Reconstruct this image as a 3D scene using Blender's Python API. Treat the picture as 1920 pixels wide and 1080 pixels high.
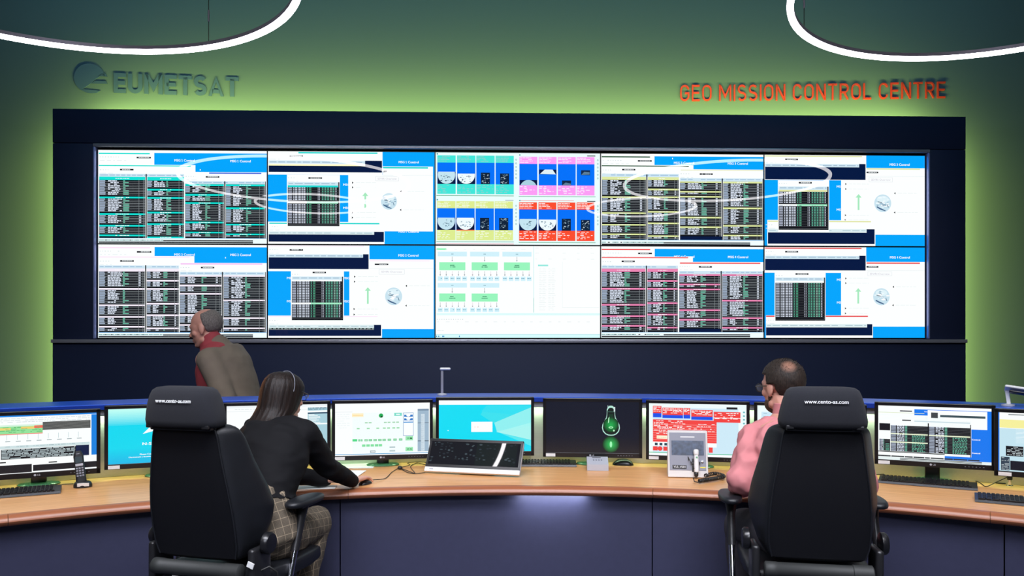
import bpy, bmesh, math, random
from mathutils import Vector, Matrix, noise
from math import sin, cos, pi, sqrt, atan2, radians
random.seed(7)
S = bpy.context.scene
COL = S.collection
for o in list(bpy.data.objects): bpy.data.objects.remove(o)

# ------------------------------------------------------------------ camera, world, exposure
CAMZ = 1.47; F = 1450.0
cd = bpy.data.cameras.new('camera'); cam = bpy.data.objects.new('camera', cd); COL.objects.link(cam)
cd.sensor_width = 36; cd.lens = F/1920*36; cd.shift_y = 100/1920
cd.clip_start = .05; cd.clip_end = 60
cam.location = (0, 0, CAMZ); cam.rotation_euler = (pi/2, 0, 0)
S.camera = cam
S.view_settings.view_transform = 'Standard'; S.view_settings.look = 'None'
S.view_settings.exposure = 0; S.view_settings.gamma = 1; S.view_settings.use_curve_mapping = False
w = bpy.data.worlds.new('world'); S.world = w; w.use_nodes = True
w.node_tree.nodes['Background'].inputs[0].default_value = (.20, .26, .36, 1)
w.node_tree.nodes['Background'].inputs[1].default_value = .0

def area(name, loc, target, sx, sy, power, col, spread=180):
    l = bpy.data.lights.new(name, 'AREA'); l.shape = 'RECTANGLE'; l.size = sx; l.size_y = sy
    l.energy = power; l.color = col; l.spread = radians(spread)
    o = bpy.data.objects.new(name, l); COL.objects.link(o); o.location = loc
    d = Vector(target)-Vector(loc)
    o.rotation_euler = d.to_track_quat('-Z', 'Y').to_euler(); return o
# video wall frame: L = lower left corner of the screens, slightly turned towards the right
WL = Vector((-3.285, 6.13, 0)); WR = Vector((3.383, 6.33, 0))
WU = (WR-WL).normalized(); WN = Vector((WU.y, -WU.x, 0))     # WN points to the room
WA = atan2(WU.y, WU.x)
def wp(u, n, z): return WL + WU*u + WN*n + Vector((0, 0, z))
HX0, HX1, HZ1 = -.335, 6.99, 3.303      # housing extents along u, top height
GRN = (.88, 1.0, .22)
# LED strips fixed behind the housing edges, washing the wall behind it
area('led_strip_light', wp(3.33, -.33, HZ1-.03), wp(3.33, -.62, HZ1+.22), 7.1, .03, 82, GRN)
area('led_strip_light', wp(HX0+.02, -.33, 1.7), wp(HX0-.2, -.6, 1.7), .03, 3.0, 36, GRN)
area('led_strip_light', wp(HX1-.02, -.33, 1.7), wp(HX1+.2, -.6, 1.7), .03, 3.0, 42, GRN)
# unseen fill lights added near the ceiling to brighten desk, chairs and people
area('ceiling_fill_light', (0, .9, 4.7), (0, 2.6, 0), 5, 1.0, 150, (.92, .93, 1.0), 110)
area('ceiling_fill_light', (0, -.1, 4.86), (0, 2.6, .6), 4, .7, 50, (.80, .84, 1.0), 100)
area('ceiling_fill_light', (0, -3, 4.6), (0, 3.2, .35), 4.5, .8, 20, (.85, .88, 1.0), 40)
area('wall_fill_light', (0, 5.0, 4.72), (0, 6.9, 4.2), 8, .15, 30, (.12, .60, 1.0))  # unseen blue fill added to tint the upper wall

# ------------------------------------------------------------------ helpers
def s2l(c):
    c /= 255.
    return c/12.92 if c <= .04045 else ((c+.055)/1.055)**2.4
def rgb(r, g, b): return (s2l(r), s2l(g), s2l(b))
def hx(h): return rgb(int(h[0:2], 16), int(h[2:4], 16), int(h[4:6], 16))

def mat(name, col, rough=.5, metal=0, spec=.5, bump=0, bscale=200, var=0, vscale=3, emit=None, es=0, coat=0, sheen=0, stretch=None):
    m = bpy.data.materials.new(name); m.use_nodes = True; nt = m.node_tree
    b = nt.nodes['Principled BSDF']
    b.inputs['Base Color'].default_value = (*col, 1); b.inputs['Roughness'].default_value = rough
    b.inputs['Metallic'].default_value = metal; b.inputs['Specular IOR Level'].default_value = spec
    b.inputs['Coat Weight'].default_value = coat; b.inputs['Sheen Weight'].default_value = sheen
    if emit: b.inputs['Emission Color'].default_value = (*emit, 1); b.inputs['Emission Strength'].default_value = es
    tc = nt.nodes.new('ShaderNodeTexCoord'); src = tc.outputs['Object']
    if stretch:
        mp = nt.nodes.new('ShaderNodeMapping'); mp.inputs['Scale'].default_value = stretch
        nt.links.new(src, mp.inputs[0]); src = mp.outputs[0]
    if var:
        n = nt.nodes.new('ShaderNodeTexNoise'); n.inputs['Scale'].default_value = vscale; n.inputs['Detail'].default_value = 6
        nt.links.new(src, n.inputs[0])
        r = nt.nodes.new('ShaderNodeValToRGB'); r.color_ramp.elements[0].position = .3; r.color_ramp.elements[1].position = .7
        r.color_ramp.elements[0].color = (*[c*(1-var) for c in col], 1); r.color_ramp.elements[1].color = (*[min(1, c*(1+var)) for c in col], 1)
        nt.links.new(n.outputs[0], r.inputs[0]); nt.links.new(r.outputs[0], b.inputs['Base Color'])
    if bump:
        n = nt.nodes.new('ShaderNodeTexNoise'); n.inputs['Scale'].default_value = bscale; n.inputs['Detail'].default_value = 3
        nt.links.new(src, n.inputs[0])
        bp = nt.nodes.new('ShaderNodeBump'); bp.inputs['Strength'].default_value = bump; bp.inputs['Distance'].default_value = .002
        nt.links.new(n.outputs[0], bp.inputs['Height']); nt.links.new(bp.outputs[0], b.inputs['Normal'])
    return m

class MB:
    def __init__(s): s.v = []; s.f = []; s.m = []; s.mi = 0
    def add(s, vs, fs):
        n = len(s.v); s.v += [tuple(v) for v in vs]; s.f += [tuple(i+n for i in f) for f in fs]; s.m += [s.mi]*len(fs)
    def bm(s, b):
        b.verts.index_update(); s.add([v.co.copy() for v in b.verts], [[v.index for v in f.verts] for f in b.faces]); b.free()
    def box(s, c, d, r=0, seg=2, M=None):
        b = bmesh.new(); bmesh.ops.create_cube(b, size=1)
        bmesh.ops.scale(b, vec=d, verts=b.verts)
        if r: bmesh.ops.bevel(b, geom=b.edges[:], offset=r, segments=seg, profile=.5, affect='EDGES')
        if M is not None: bmesh.ops.transform(b, matrix=M, verts=b.verts)
        bmesh.ops.translate(b, vec=c, verts=b.verts); s.bm(b); return s
    def tube(s, pts, r, n=10, cap=True, closed=False, flat=1):
        pts = [Vector(p) for p in pts]; N = len(pts); R = r if isinstance(r, (list, tuple)) else [r]*N
        vs = []; fs = []; up = None
        for i, p in enumerate(pts):
            t = (pts[(i+1) % N]-pts[i-1]) if closed else (pts[min(i+1, N-1)]-pts[max(i-1, 0)])
            t.normalize()
            if up is None: up = Vector((0, 0, 1)) if abs(t.z) < .9 else Vector((1, 0, 0))
            a = t.cross(up).normalized(); up = a.cross(t).normalized()
            for k in range(n):
                q = 2*pi*k/n; vs.append(p+a*cos(q)*R[i]+up*sin(q)*R[i]*flat)
        for i in range(N if closed else N-1):
            j = (i+1) % N
            for k in range(n): fs.append((i*n+k, i*n+(k+1) % n, j*n+(k+1) % n, j*n+k))
        if cap and not closed:
            fs.append(tuple(range(n))[::-1]); fs.append(tuple((N-1)*n+k for k in range(n)))
        s.add(vs, fs); return s
    def cap(s, p0, p1, r0, r1, n=14, sx=1):      # tapered capsule
        p0 = Vector(p0); p1 = Vector(p1); t = (p1-p0); L = t.length; t.normalize()
        pts = []; R = []
        for a in (-80, -50, -25, 0): pts.append(p0+t*sin(radians(a))*r0); R.append(cos(radians(a))*r0)
        for a in (0, 25, 50, 80): pts.append(p1+t*sin(radians(a))*r1); R.append(cos(radians(a))*r1)
        return s.tube(pts, R, n)
    def ell(s, c, r, M=None, n=20, m=12):
        vs = [(0, 0, -1)]; 
        for j in range(1, m):
            a = -pi/2+pi*j/m
            for k in range(n): vs.append((cos(a)*cos(2*pi*k/n), cos(a)*sin(2*pi*k/n), sin(a)))
        vs.append((0, 0, 1)); fs = []
        for k in range(n): fs.append((0, 1+(k+1) % n, 1+k)); e = len(vs)-1; o = 1+(m-2)*n; fs.append((e, o+k, o+(k+1) % n))
        for j in range(m-2):
            for k in range(n): a = 1+j*n; fs.append((a+k, a+(k+1) % n, a+n+(k+1) % n, a+n+k))
        out = []
        for v in vs:
            q = Vector((v[0]*r[0], v[1]*r[1], v[2]*r[2]))
            if M is not None: q = M @ q
            out.append(q+Vector(c))
        s.add(out, fs); return s
    def lathe(s, prof, c=(0, 0, 0), n=32, M=None):
        vs = []; fs = []
        for r, z in prof:
            for k in range(n):
                q = Vector((r*cos(2*pi*k/n), r*sin(2*pi*k/n), z))
                if M is not None: q = M @ q
                vs.append(q+Vector(c))
        for i in range(len(prof)-1):
            for k in range(n): fs.append((i*n+k, i*n+(k+1) % n, (i+1)*n+(k+1) % n, (i+1)*n+k))
        fs.append(tuple(range(n))[::-1]); fs.append(tuple((len(prof)-1)*n+k for k in range(n)))
        s.add(vs, fs); return s
    def loft(s, rings):
        n = len(rings[0]); vs = [p for r in rings for p in r]; fs = []
        for i in range(len(rings)-1):
            for k in range(n): fs.append((i*n+k, i*n+(k+1) % n, (i+1)*n+(k+1) % n, (i+1)*n+k))
        fs.append(tuple(range(n))[::-1]); fs.append(tuple((len(rings)-1)*n+k for k in range(n)))
        s.add(vs, fs); return s
    def prism(s, poly, M, h):                    # poly in local xy, extruded to z=h
        n = len(poly); vs = [M @ Vector((x, y, 0)) for x, y in poly]+[M @ Vector((x, y, h)) for x, y in poly]
        s.add(vs, [tuple(range(n))[::-1], tuple(range(n, 2*n))]+[(i, (i+1) % n, n+(i+1) % n, n+i) for i in range(n)]); return s
    def build(s, name, mats, parent=None, smooth=None, loc=None, rz=None):
        me = bpy.data.meshes.new(name); me.from_pydata(s.v, [], s.f)
        if not isinstance(mats, (list, tuple)): mats = [mats]
        for m in mats: me.materials.append(m)
        me.polygons.foreach_set('material_index', s.m)
        b = bmesh.new(); b.from_mesh(me); bmesh.ops.recalc_face_normals(b, faces=b.faces); b.to_mesh(me); b.free()
        o = bpy.data.objects.new(name, me); COL.objects.link(o)
        if parent: o.parent = parent
        if loc is not None: o.location = loc
        if rz is not None: o.rotation_euler.z = rz
        if smooth:
            me.polygons.foreach_set('use_smooth', [True]*len(me.polygons))
            b = bmesh.new(); b.from_mesh(me)
            for e in b.edges:
                if len(e.link_faces) == 2 and e.calc_face_angle(0) > radians(smooth): e.smooth = False
            b.to_mesh(me); b.free()
        return o

def tag(o, label=None, cat=None, group=None, kind=None):
    if label: o['label'] = label
    if cat: o['category'] = cat
    if group: o['group'] = group
    if kind: o['kind'] = kind
    return o
def empty(name, loc=(0, 0, 0), rz=0, label=None, cat=None, group=None):
    o = bpy.data.objects.new(name, None); COL.objects.link(o); o.location = loc; o.rotation_euler.z = rz
    o.empty_display_size = .1; return tag(o, label, cat, group)
def copy_tree(o, parent=None):
    c = o.copy(); COL.objects.link(c)
    if parent: c.parent = parent
    for ch in list(o.children): copy_tree(ch, c)
    return c
def text_polys(txt, size=1, offset=0, extrude=0, bevel=0, align='CENTER', space=1):
    cu = bpy.data.curves.new('t', 'FONT'); cu.body = txt; cu.size = size; cu.offset = offset; cu.extrude = extrude
    cu.bevel_depth = bevel; cu.align_x = align; cu.align_y = 'CENTER'; cu.resolution_u = 3; cu.space_character = space
    o = bpy.data.objects.new('t', cu); COL.objects.link(o)
    dg = bpy.context.evaluated_depsgraph_get(); ev = o.evaluated_get(dg); me = ev.to_mesh()
    b = bmesh.new(); b.from_mesh(me); bmesh.ops.remove_doubles(b, verts=b.verts, dist=1e-5); b.verts.index_update()
    vs = [v.co.copy() for v in b.verts]; fs = [tuple(v.index for v in f.verts) for f in b.faces]; b.free()
    ev.to_mesh_clear(); bpy.data.objects.remove(o); bpy.data.curves.remove(cu)
    return vs, fs
def fit(vs, w=None, h=None):                     # centre and scale a text's vertices into w x h
    x0 = min(v.x for v in vs); x1 = max(v.x for v in vs); y0 = min(v.y for v in vs); y1 = max(v.y for v in vs)
    sx = w/(x1-x0) if w else None; sy = h/(y1-y0) if h else None
    sx = sx or sy; sy = sy or sx
    return [Vector(((v.x-(x0+x1)/2)*sx, (v.y-(y0+y1)/2)*sy, v.z)) for v in vs]
def flat_text(mb, txt, M, w=None, h=None, depth=.0008, offset=0):
    vs, fs = text_polys(txt, offset=offset, extrude=.5); vs = fit(vs, w, h)
    zs = [v.z for v in vs]; a, b = min(zs), max(zs)
    mb.add([M @ Vector((v.x, v.y, (v.z-a)/(b-a)*depth)) for v in vs], fs)

# ------------------------------------------------------------------ materials
M_WALL = mat('wall_paint', (.092, .148, .165), .85, bump=.05, bscale=300)
M_CEIL = mat('ceiling_paint', (.10, .13, .16), .9)
M_FLOOR = mat('carpet', (.035, .04, .06), .95, bump=.6, bscale=900, var=.2, vscale=60)
M_NAVY = mat('navy_laminate', (.011, .018, .050), .6, spec=.25, bump=.03, bscale=400)
M_NAVY2 = mat('dark_blue_panel', (.036, .038, .078), .42, spec=.5, bump=.04, bscale=500, var=.06, vscale=30)
M_RAIL = mat('grey_metal_rail', (.42, .42, .48), .35, metal=.6)
M_BLK = mat('black_plastic', (.012, .012, .014), .35, bump=.05, bscale=600)
M_BLKG = mat('glossy_black_plastic', (.008, .008, .010), .28)
M_ALU = mat('brushed_aluminium', (.62, .62, .60), .38, metal=.55, var=.05, vscale=8, stretch=(.2, 20, 60))
M_LEDGE = mat('blue_laminate', (.008, .085, .55), .30, spec=.6)
M_LEDGE2 = mat('dark_blue_laminate', (.004, .03, .28), .35)
M_CHROME = mat('chrome', (.75, .75, .80), .14, metal=1)
M_WHITE = mat('white_plastic', (.75, .75, .75), .4)
M_LBL = mat('white_label', (.70, .70, .70), .6)
M_GREYP = mat('light_grey_plastic', (.42, .43, .48), .45)
M_GREYF = mat('grey_front_panel', (.24, .25, .30), .5)
M_FAB = mat('charcoal_fabric', (.016, .017, .023), .9, bump=.7, bscale=1400, sheen=.05, spec=.3, var=.15, vscale=300)
M_LEA = mat('black_leather', (.007, .008, .011), .42, spec=.5, bump=.35, bscale=420, var=.15, vscale=20)
M_LEAP = mat('black_woven_back', (.0025, .0028, .005), .60, bump=.4, bscale=900, spec=.25)
M_STITCH = mat('white_embroidery', (.8, .8, .8), .7)
M_PAPER = mat('paper', (.82, .84, .82), .8)
M_CABLE = mat('black_cable', (.01, .01, .01), .5)
M_RING = mat('lamp_metal', (.22, .21, .26), .4, metal=.4)
M_DIFF = mat('lit_diffuser', (.9, .9, .9), .5, emit=(1, .97, 1), es=13)
M_EMET = mat('blue_grey_metal_letter', (.05, .10, .19), .6, metal=0)
M_RED = mat('red_letter', (.52, .038, .015), .45)
M_GRN = mat('green_plastic', (.10, .30, .14), .4)

def wood_mat(name, c1, c2, rough):
    m = bpy.data.materials.new(name); m.use_nodes = True; nt = m.node_tree; b = nt.nodes['Principled BSDF']
    at = nt.nodes.new('ShaderNodeUVMap'); at.uv_map = 'UVMap'
    mp = nt.nodes.new('ShaderNodeMapping'); mp.inputs['Scale'].default_value = (1.3, 22, 1)
    n = nt.nodes.new('ShaderNodeTexNoise'); n.inputs['Scale'].default_value = 2.2; n.inputs['Detail'].default_value = 8; n.inputs['Roughness'].default_value = .62; n.inputs['Distortion'].default_value = .3
    r = nt.nodes.new('ShaderNodeValToRGB'); r.color_ramp.elements[0].position = .3; r.color_ramp.elements[1].position = .68
    r.color_ramp.elements[0].color = (*c1, 1); r.color_ramp.elements[1].color = (*c2, 1)
    nt.links.new(at.outputs[0], mp.inputs[0]); nt.links.new(mp.outputs[0], n.inputs[0]); nt.links.new(n.outputs[0], r.inputs[0])
    nt.links.new(r.outputs[0], b.inputs['Base Color']); b.inputs['Roughness'].default_value = rough
    return m
M_WOOD = wood_mat('beech_wood', (.60, .265, .085), (.84, .445, .18), .32)
M_EDGE = wood_mat('cherry_wood_edge', (.27, .085, .035), (.36, .12, .05), .35)

def screen_mat(name, strength, gloss):
    m = bpy.data.materials.new(name); m.use_nodes = True; nt = m.node_tree; b = nt.nodes['Principled BSDF']
    a = nt.nodes.new('ShaderNodeAttribute'); a.attribute_name = 'picture'
    b.inputs['Base Color'].default_value = (.01, .01, .012, 1); b.inputs['Roughness'].default_value = gloss
    nt.links.new(a.outputs['Color'], b.inputs['Emission Color']); b.inputs['Emission Strength'].default_value = strength
    return m
M_SCRW = screen_mat('video_wall_screen', 1.02, .0)
M_SCRM = screen_mat('monitor_screen', 1.0, .25)
M_SCRP = screen_mat('touch_panel_screen', 1.0, .02); M_SCRP.node_tree.nodes['Principled BSDF'].inputs['Specular IOR Level'].default_value = .95
M_BASE = mat('green_lit_glass_base', (.05, .16, .08), .15, spec=.7)  # green light falling on the glass is put into the base colour

# ------------------------------------------------------------------ pictures on screens: coloured patches in layers
class Canvas:
    """domain (x0,y0)-(x1,y1) with y down is mapped on a w x h screen centred at the local origin, normal -Y"""
    def __init__(s, dom, w, h, step=.00012, bg=None):
        s.d = dom; s.w = w; s.h = h; s.v = []; s.f = []; s.c = []; s.l = 0; s.step = step; s.clip = dom
        if bg: s.rect(*dom, bg)
    def pt(s, x, y):
        x0, y0, x1, y1 = s.d; x = min(max(x, x0), x1); y = min(max(y, y0), y1)
        return (((x-x0)/(x1-x0)-.5)*s.w, -s.l*s.step, (.5-(y-y0)/(y1-y0))*s.h)
    def up(s, n=1): s.l += n; return s
    def poly(s, pts, c):
        n = len(s.v); s.v += [s.pt(*p) for p in pts]; s.f.append(tuple(range(n, n+len(pts)))); s.c.append(c)
    def rect(s, x0, y0, x1, y1, c): s.poly([(x0, y1), (x1, y1), (x1, y0), (x0, y0)], c)
    def ell(s, cx, cy, rx, ry, c, n=28, ytop=None):
        P = [(cx+rx*cos(2*pi*k/n), cy-ry*sin(2*pi*k/n)) for k in range(n)]
        if ytop is not None: P = [(x, max(y, ytop)) for x, y in P]
        s.poly(P, c)
    def dash(s, x0, x1, y, h, c, wmin=8, wmax=30, gap=5, fill=.95):
        x = x0
        while x < x1:
            q = min(x+random.uniform(wmin, wmax), x1)
            if random.random() < fill: s.rect(x, y, q, y+h, c)
            x = q+gap
    def text(s, x, y, t, h, c, w=None, align='C', bold=0):
        vs, fs = text_polys(t); vs = fit(vs, w, h)
        ww = max(v.x for v in vs); ox = {'C': 0, 'L': ww, 'R': -ww}[align]
        hh = 2*max(v.y for v in vs)
        for sh in ((-.035*hh, .035*hh) if bold else (0,)):
            s.l += .2; n = len(s.v); s.v += [s.pt(x+ox+v.x+sh, y-v.y) for v in vs]
            for f in fs: s.f.append(tuple(i+n for i in f)); s.c.append(c)
        s.l -= .4 if bold else .2
    def title(s, x, y, n, w, c):
        """the words MSG n Control in bold white"""
        x0 = x-w/2; h = w*.115; s.text(x0+w*.145, y, 'MSG', h, c, w=w*.29, bold=1); s.text(x0+w*.735, y, 'Control', h*1.02, c, w=w*.53, bold=1)
        if n == 1:
            s.rect(x0+w*.365, y-h/2, x0+w*.385, y+h/2, c); s.rect(x0+w*.35, y+h*.40, x0+w*.40, y+h/2, c); s.l += .2
            s.poly([(x0+w*.345, y-h*.2), (x0+w*.345, y-h*.32), (x0+w*.37, y-h/2), (x0+w*.38, y-h*.4)], c); s.l -= .2
        else: s.text(x0+w*.375, y, str(n), h, c, w=w*.06, bold=1)
    def build(s, name, m, parent, loc=(0, 0, 0)):
        me = bpy.data.meshes.new(name); me.from_pydata(s.v, [], s.f); me.materials.append(m)
        ca = me.color_attributes.new('picture', 'FLOAT_COLOR', 'CORNER')
        buf = []
        for f, c in zip(s.f, s.c): buf += [c[0], c[1], c[2], 1.0]*len(f)
        ca.data.foreach_set('color', buf)
        # every patch faces the viewer
        b = bmesh.new(); b.from_mesh(me); b.normal_update()
        fl = [f for f in b.faces if f.normal.y > 0]
        if fl: bmesh.ops.reverse_faces(b, faces=fl)
        b.to_mesh(me); b.free()
        o = bpy.data.objects.new(name, me); COL.objects.link(o); o.parent = parent; o.location = loc
        return o
WHT = hx('fbffff'); PALE = hx('effdff'); BLUE = hx('00a4fb'); BLK = hx('0a0c12'); NVY = hx('021640'); HDR = hx('cfe6f2')
TXT = hx('dbe4f4'); TXG = hx('5fb59a'); GRID = hx('8f979b'); FAINT = hx('d3dde0')
# ------------------------------------------------------------------ the room
def struct(name, mb, m): o = mb.build(name, m); o['kind'] = 'structure'; return o
struct('floor', MB().box((0, 1.0, -.05), (16, 15, .1)), M_FLOOR)
struct('ceiling', MB().box((0, 1.0, 4.95), (16, 15, .1)), M_CEIL)
struct('wall_left', MB().box((-7.05, 1, 2.45), (.1, 15, 4.9)), M_WALL)
struct('wall_right', MB().box((7.05, 1, 2.45), (.1, 15, 4.9)), M_WALL)
struct('wall_front', MB().box((0, -4.05, 2.45), (14.2, .1, 4.9)), M_WALL)
def wallY(x): return 6.92-(x-1.15)**2/76.
mb = MB(); N = 56; vs = []; fs = []
for i in range(N+1):
    x = -7.0+14.0*i/N
    for z in (0, 4.9): vs += [(x, wallY(x), z), (x, wallY(x)+.15, z)]
for i in range(N):
    a = i*4; b = a+4
    fs += [(a, b, b+2, a+2), (a+1, a+3, b+3, b+1), (a, a+1, b+1, b), (a+2, b+2, b+3, a+3)]
fs += [(0, 2, 3, 1), (N*4, N*4+1, N*4+3, N*4+2)]
mb.add(vs, fs); o = mb.build('wall_back', M_WALL, smooth=60); o['kind'] = 'structure'

# ------------------------------------------------------------------ video wall housing
SZ0, SZM, SZ1 = 1.492, 2.243, 2.993      # screen bottom, middle, top heights
SW = 6.671; CW = SW/5; RH = .75
vw = empty('video_wall_housing', wp(0, 0, 0), WA, 'dark navy housing framing the wide video wall of screens', 'housing')
def hb(name, u0, u1, n0, n1, z0, z1, m, r=.003):
    return MB().box(((u0+u1)/2, -(n0+n1)/2, (z0+z1)/2), (u1-u0, n1-n0, z1-z0), r).build(name, m, vw, smooth=40)
# local frame: x along the wall, y away from the room (so -n)
hb('top_panel', HX0, HX1, -.30, .03, 3.036, HZ1, M_NAVY)
hb('side_panel', HX0, -.022, -.30, .028, SZ0-.0058, 3.032, M_NAVY)
hb('side_panel', SW+.022, HX1, -.30, .028, SZ0-.0058, 3.032, M_NAVY)
hb('lower_panel', HX0, HX1, -.30, .03, 0.0, 1.4582, M_NAVY)
hb('bottom_rail', HX0, HX1, -.02, .055, 1.458, SZ0-.006, M_RAIL)
hb('top_rail', -.02, SW+.02, -.02, .034, 3.008, 3.032, M_RAIL)
hb('side_trim', -.020, -.006, -.02, .034, SZ0, 3.005, mat('blue_metal_trim', (.35, .40, .75), .3, metal=.5))  # even blue metal trim beside the screens
hb('side_trim', SW+.006, SW+.020, -.02, .034, SZ0, 3.005, bpy.data.materials['blue_metal_trim'])
hb('back_panel', HX0+.1, HX1-.1, -.31, -.27, .02, 3.2, M_NAVY)

def cube(col, row, canvas, label):
    z0 = SZ1-RH*(row+1)
    t = empty('video_wall_screen', wp(CW*(col+.5), 0, z0), WA, label, 'video screen', 'screens of the video wall')
    MB().box((0, .13, RH/2), (CW-.004, .24, RH-.004)).build('cabinet', M_BLK, t)
    m = MB()                                             # thin bezel
    g = .0045
    m.box((0, .004, g/2+.001), (CW-.001, .012, g)); m.box((0, .004, RH-g/2-.001), (CW-.001, .012, g))
    m.box((-CW/2+g/2, .004, RH/2), (g, .012, RH-.004)); m.box((CW/2-g/2, .004, RH/2), (g, .012, RH-.004))
    m.build('bezel', M_BLKG, t)
    canvas.build('display', M_SCRW, t, (0, .002, RH/2))
CWS, RHS = CW-.009, RH-.009

def tagbox(C, b):
    C.rect(*b, hx('15151c')); C.l += 1; C.dash(b[0]+18, b[2]-14, b[1]+4, b[3]-b[1]-8, hx('e0e6ea'), 10, 22, 3); C.l -= 1
def toolbar(C, x, y, w=180):
    C.dash(x, x+w, y, 7, FAINT, 6, 12, 14); C.dash(x, x+w*1.3, y+32, 5, hx('e2eaec'), 10, 60, 20)
def rows(C, x0, x1, y0, y1, bands, theme, col=(0, .19, .28, .50, .55, .30)):
    """a black list of text rows split by coloured headings"""
    C.rect(x0, y0, x1, y1, BLK); C.up(); w = x1-x0
    bs = [b for b in bands]+[(y1, y1)]
    for i in range(len(bs)-1):
        C.rect(x0, bs[i][0], x1, bs[i][1], theme)
        C.up(); C.dash(x0+w*.35, x0+w*.65, (bs[i][0]+bs[i][1])/2-3, 5, WHT, 10, 30, 5); C.l -= 1
        y = bs[i][1]+3; end = bs[i+1][0]-9; rnd = random.uniform(.33, .5); pat = random.random()
        while y < end-8:
            C.rect(x0, y+10.8, x1, y+14, GRID)
            C.rect(x0+3, y, x0+w*random.uniform(.11, .14), y+9, hx('9fb0c8'))
            C.dash(x0+w*.19, x0+w*random.uniform(rnd-.04, rnd+.07), y, 9, TXT, 14, 34, 5)
            C.rect(x0+w*.52, y, x0+w*(.52+random.choice([.04, .05, .12, .13])), y+9, TXG)
            if pat < .35: C.rect(x0+w*.86, y+1, x0+w*.91, y+8, TXT)
            y += 14.9
    C.up()
    for fx in (.86, .955, .985): C.rect(x0+w*fx, y0+20, x0+w*fx+2.5, y1, hx('8b9296'))
    C.l -= 2
def ctrl(dom, n, P):
    x0, y0, x1, y1 = dom; th = P['theme']; C = Canvas(dom, CWS, RHS, bg=BLUE); C.up()
    C.rect(x0, y0, x1, P['strip'], WHT); C.dash(x0+15, x0+150, y0+8, 6, FAINT, 8, 20, 8)
    for (tx, ty) in P['texts']: C.title(tx, ty, n, 182, WHT)
    C.ell(P['cur'][0], P['cur'][1], 4, 7, WHT)
    C.up(); wx = P['w1']; C.rect(*wx, WHT); C.up(); C.rect(x0+5, wx[1]+2, wx[2]-40, wx[1]+14, P['t1']); toolbar(C, x0+15, wx[1]+36); tagbox(C, P['tag1'])
    C.up(2); wx = P['w2']; C.rect(*wx, WHT); C.up(); C.rect(x0+5, wx[1]+5, wx[2]-42, wx[1]+14, P['t1']); toolbar(C, x0+15, wx[1]+44, 90); tagbox(C, P['tag2'])
    C.up(2); h = P['hdr2']; C.rect(*h, HDR); C.up(); C.dash(h[0]+8, h[2]-8, h[1]+8, 8, hx('9fc0dc'), 30, 80, 12); C.l -= 1
    bx = P['bar2']
    rows(C, h[0], bx[0]-3, h[3], wx[3], P['A'], th); rows(C, bx[1]+4, h[2], h[3], wx[3], P['B'], th)
    C.up(2); C.rect(bx[0], bx[2], bx[1], wx[3], BLK)
    C.up(2); wx = P['w3']; C.rect(*wx, WHT); C.up(); C.rect(*P['t3'], P['t3c']); toolbar(C, wx[0]+12, wx[1]+38, 90); tagbox(C, P['tag3'])
    C.up(2); h = P['hdr3']; C.rect(*h, HDR); C.up(); C.dash(h[0]+8, h[2]-8, h[1]+8, 8, hx('9fc0dc'), 30, 80, 12); C.l -= 1
    bx = P['bar3']
    rows(C, h[0], bx[0]-3, h[3], P['cend'], P['C'], th); 
    if P['cend'] < wx[3]: C.rect(h[0], P['cend'], bx[0], wx[3], NVY)
    rows(C, bx[1]+4, h[2], h[3], wx[3], P['D'], th)
    C.up(2); C.rect(bx[0], bx[2], bx[1], wx[3], BLK); C.rect(h[2]+2, bx[2], h[2]+9, wx[3], BLK)
    C.up(); b = P['bot']; C.rect(x0, b, x1, y1, PALE); C.up(); C.dash(x0+5, P['ln'][0], P['ln'][2]-3, 9, hx('8fb4b4'), 20, 60, 4)
    C.dash(x0+60, P['ln'][0]-150, P['ln'][2]-2, 8, BLK, 10, 20, 40)
    C.rect(P['ln'][0], P['ln'][2], P['ln'][1], P['ln'][2]+9, BLK); C.rect(x0+5, P['ln'][2]+16, P['ln'][1], P['ln'][2]+27, BLK)
    C.rect(x0+5, P['ln'][2]+11, P['ln'][1], P['ln'][2]+14, hx('7d858c'))
    return C
CY = hx('10e0d4')
c1 = ctrl((403, 103, 1915, 947), 1, dict(theme=CY, strip=127, texts=[(1175, 193), (1677, 196)], cur=(1315, 278), w1=(403, 127, 903, 235), t1=CY, tag1=(745, 163, 873, 177),
    w2=(403, 235, 1272, 898), tag2=(597, 273, 718, 287), hdr2=(412, 318, 1170, 345), bar2=(826, 836, 318), A=[(345, 375), (525, 540), (675, 690), (780, 795), (868, 883)],
    B=[(345, 377), (452, 468), (527, 543), (660, 675), (765, 780), (885, 898)], w3=(1172, 297, 1913, 898), t3=(1395, 302, 1865, 312), t3c=hx('1c50d8'), tag3=(1365, 335, 1487, 348),
    hdr3=(1180, 380, 1897, 406), bar3=(1531, 1541, 380), cend=898, C=[(408, 424), (497, 514), (572, 586), (748, 763), (840, 853)], D=[(408, 424), (617, 633), (767, 780), (855, 868)], bot=900, ln=(985, 1790, 916)))
PK = hx('fbe0f6')
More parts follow.
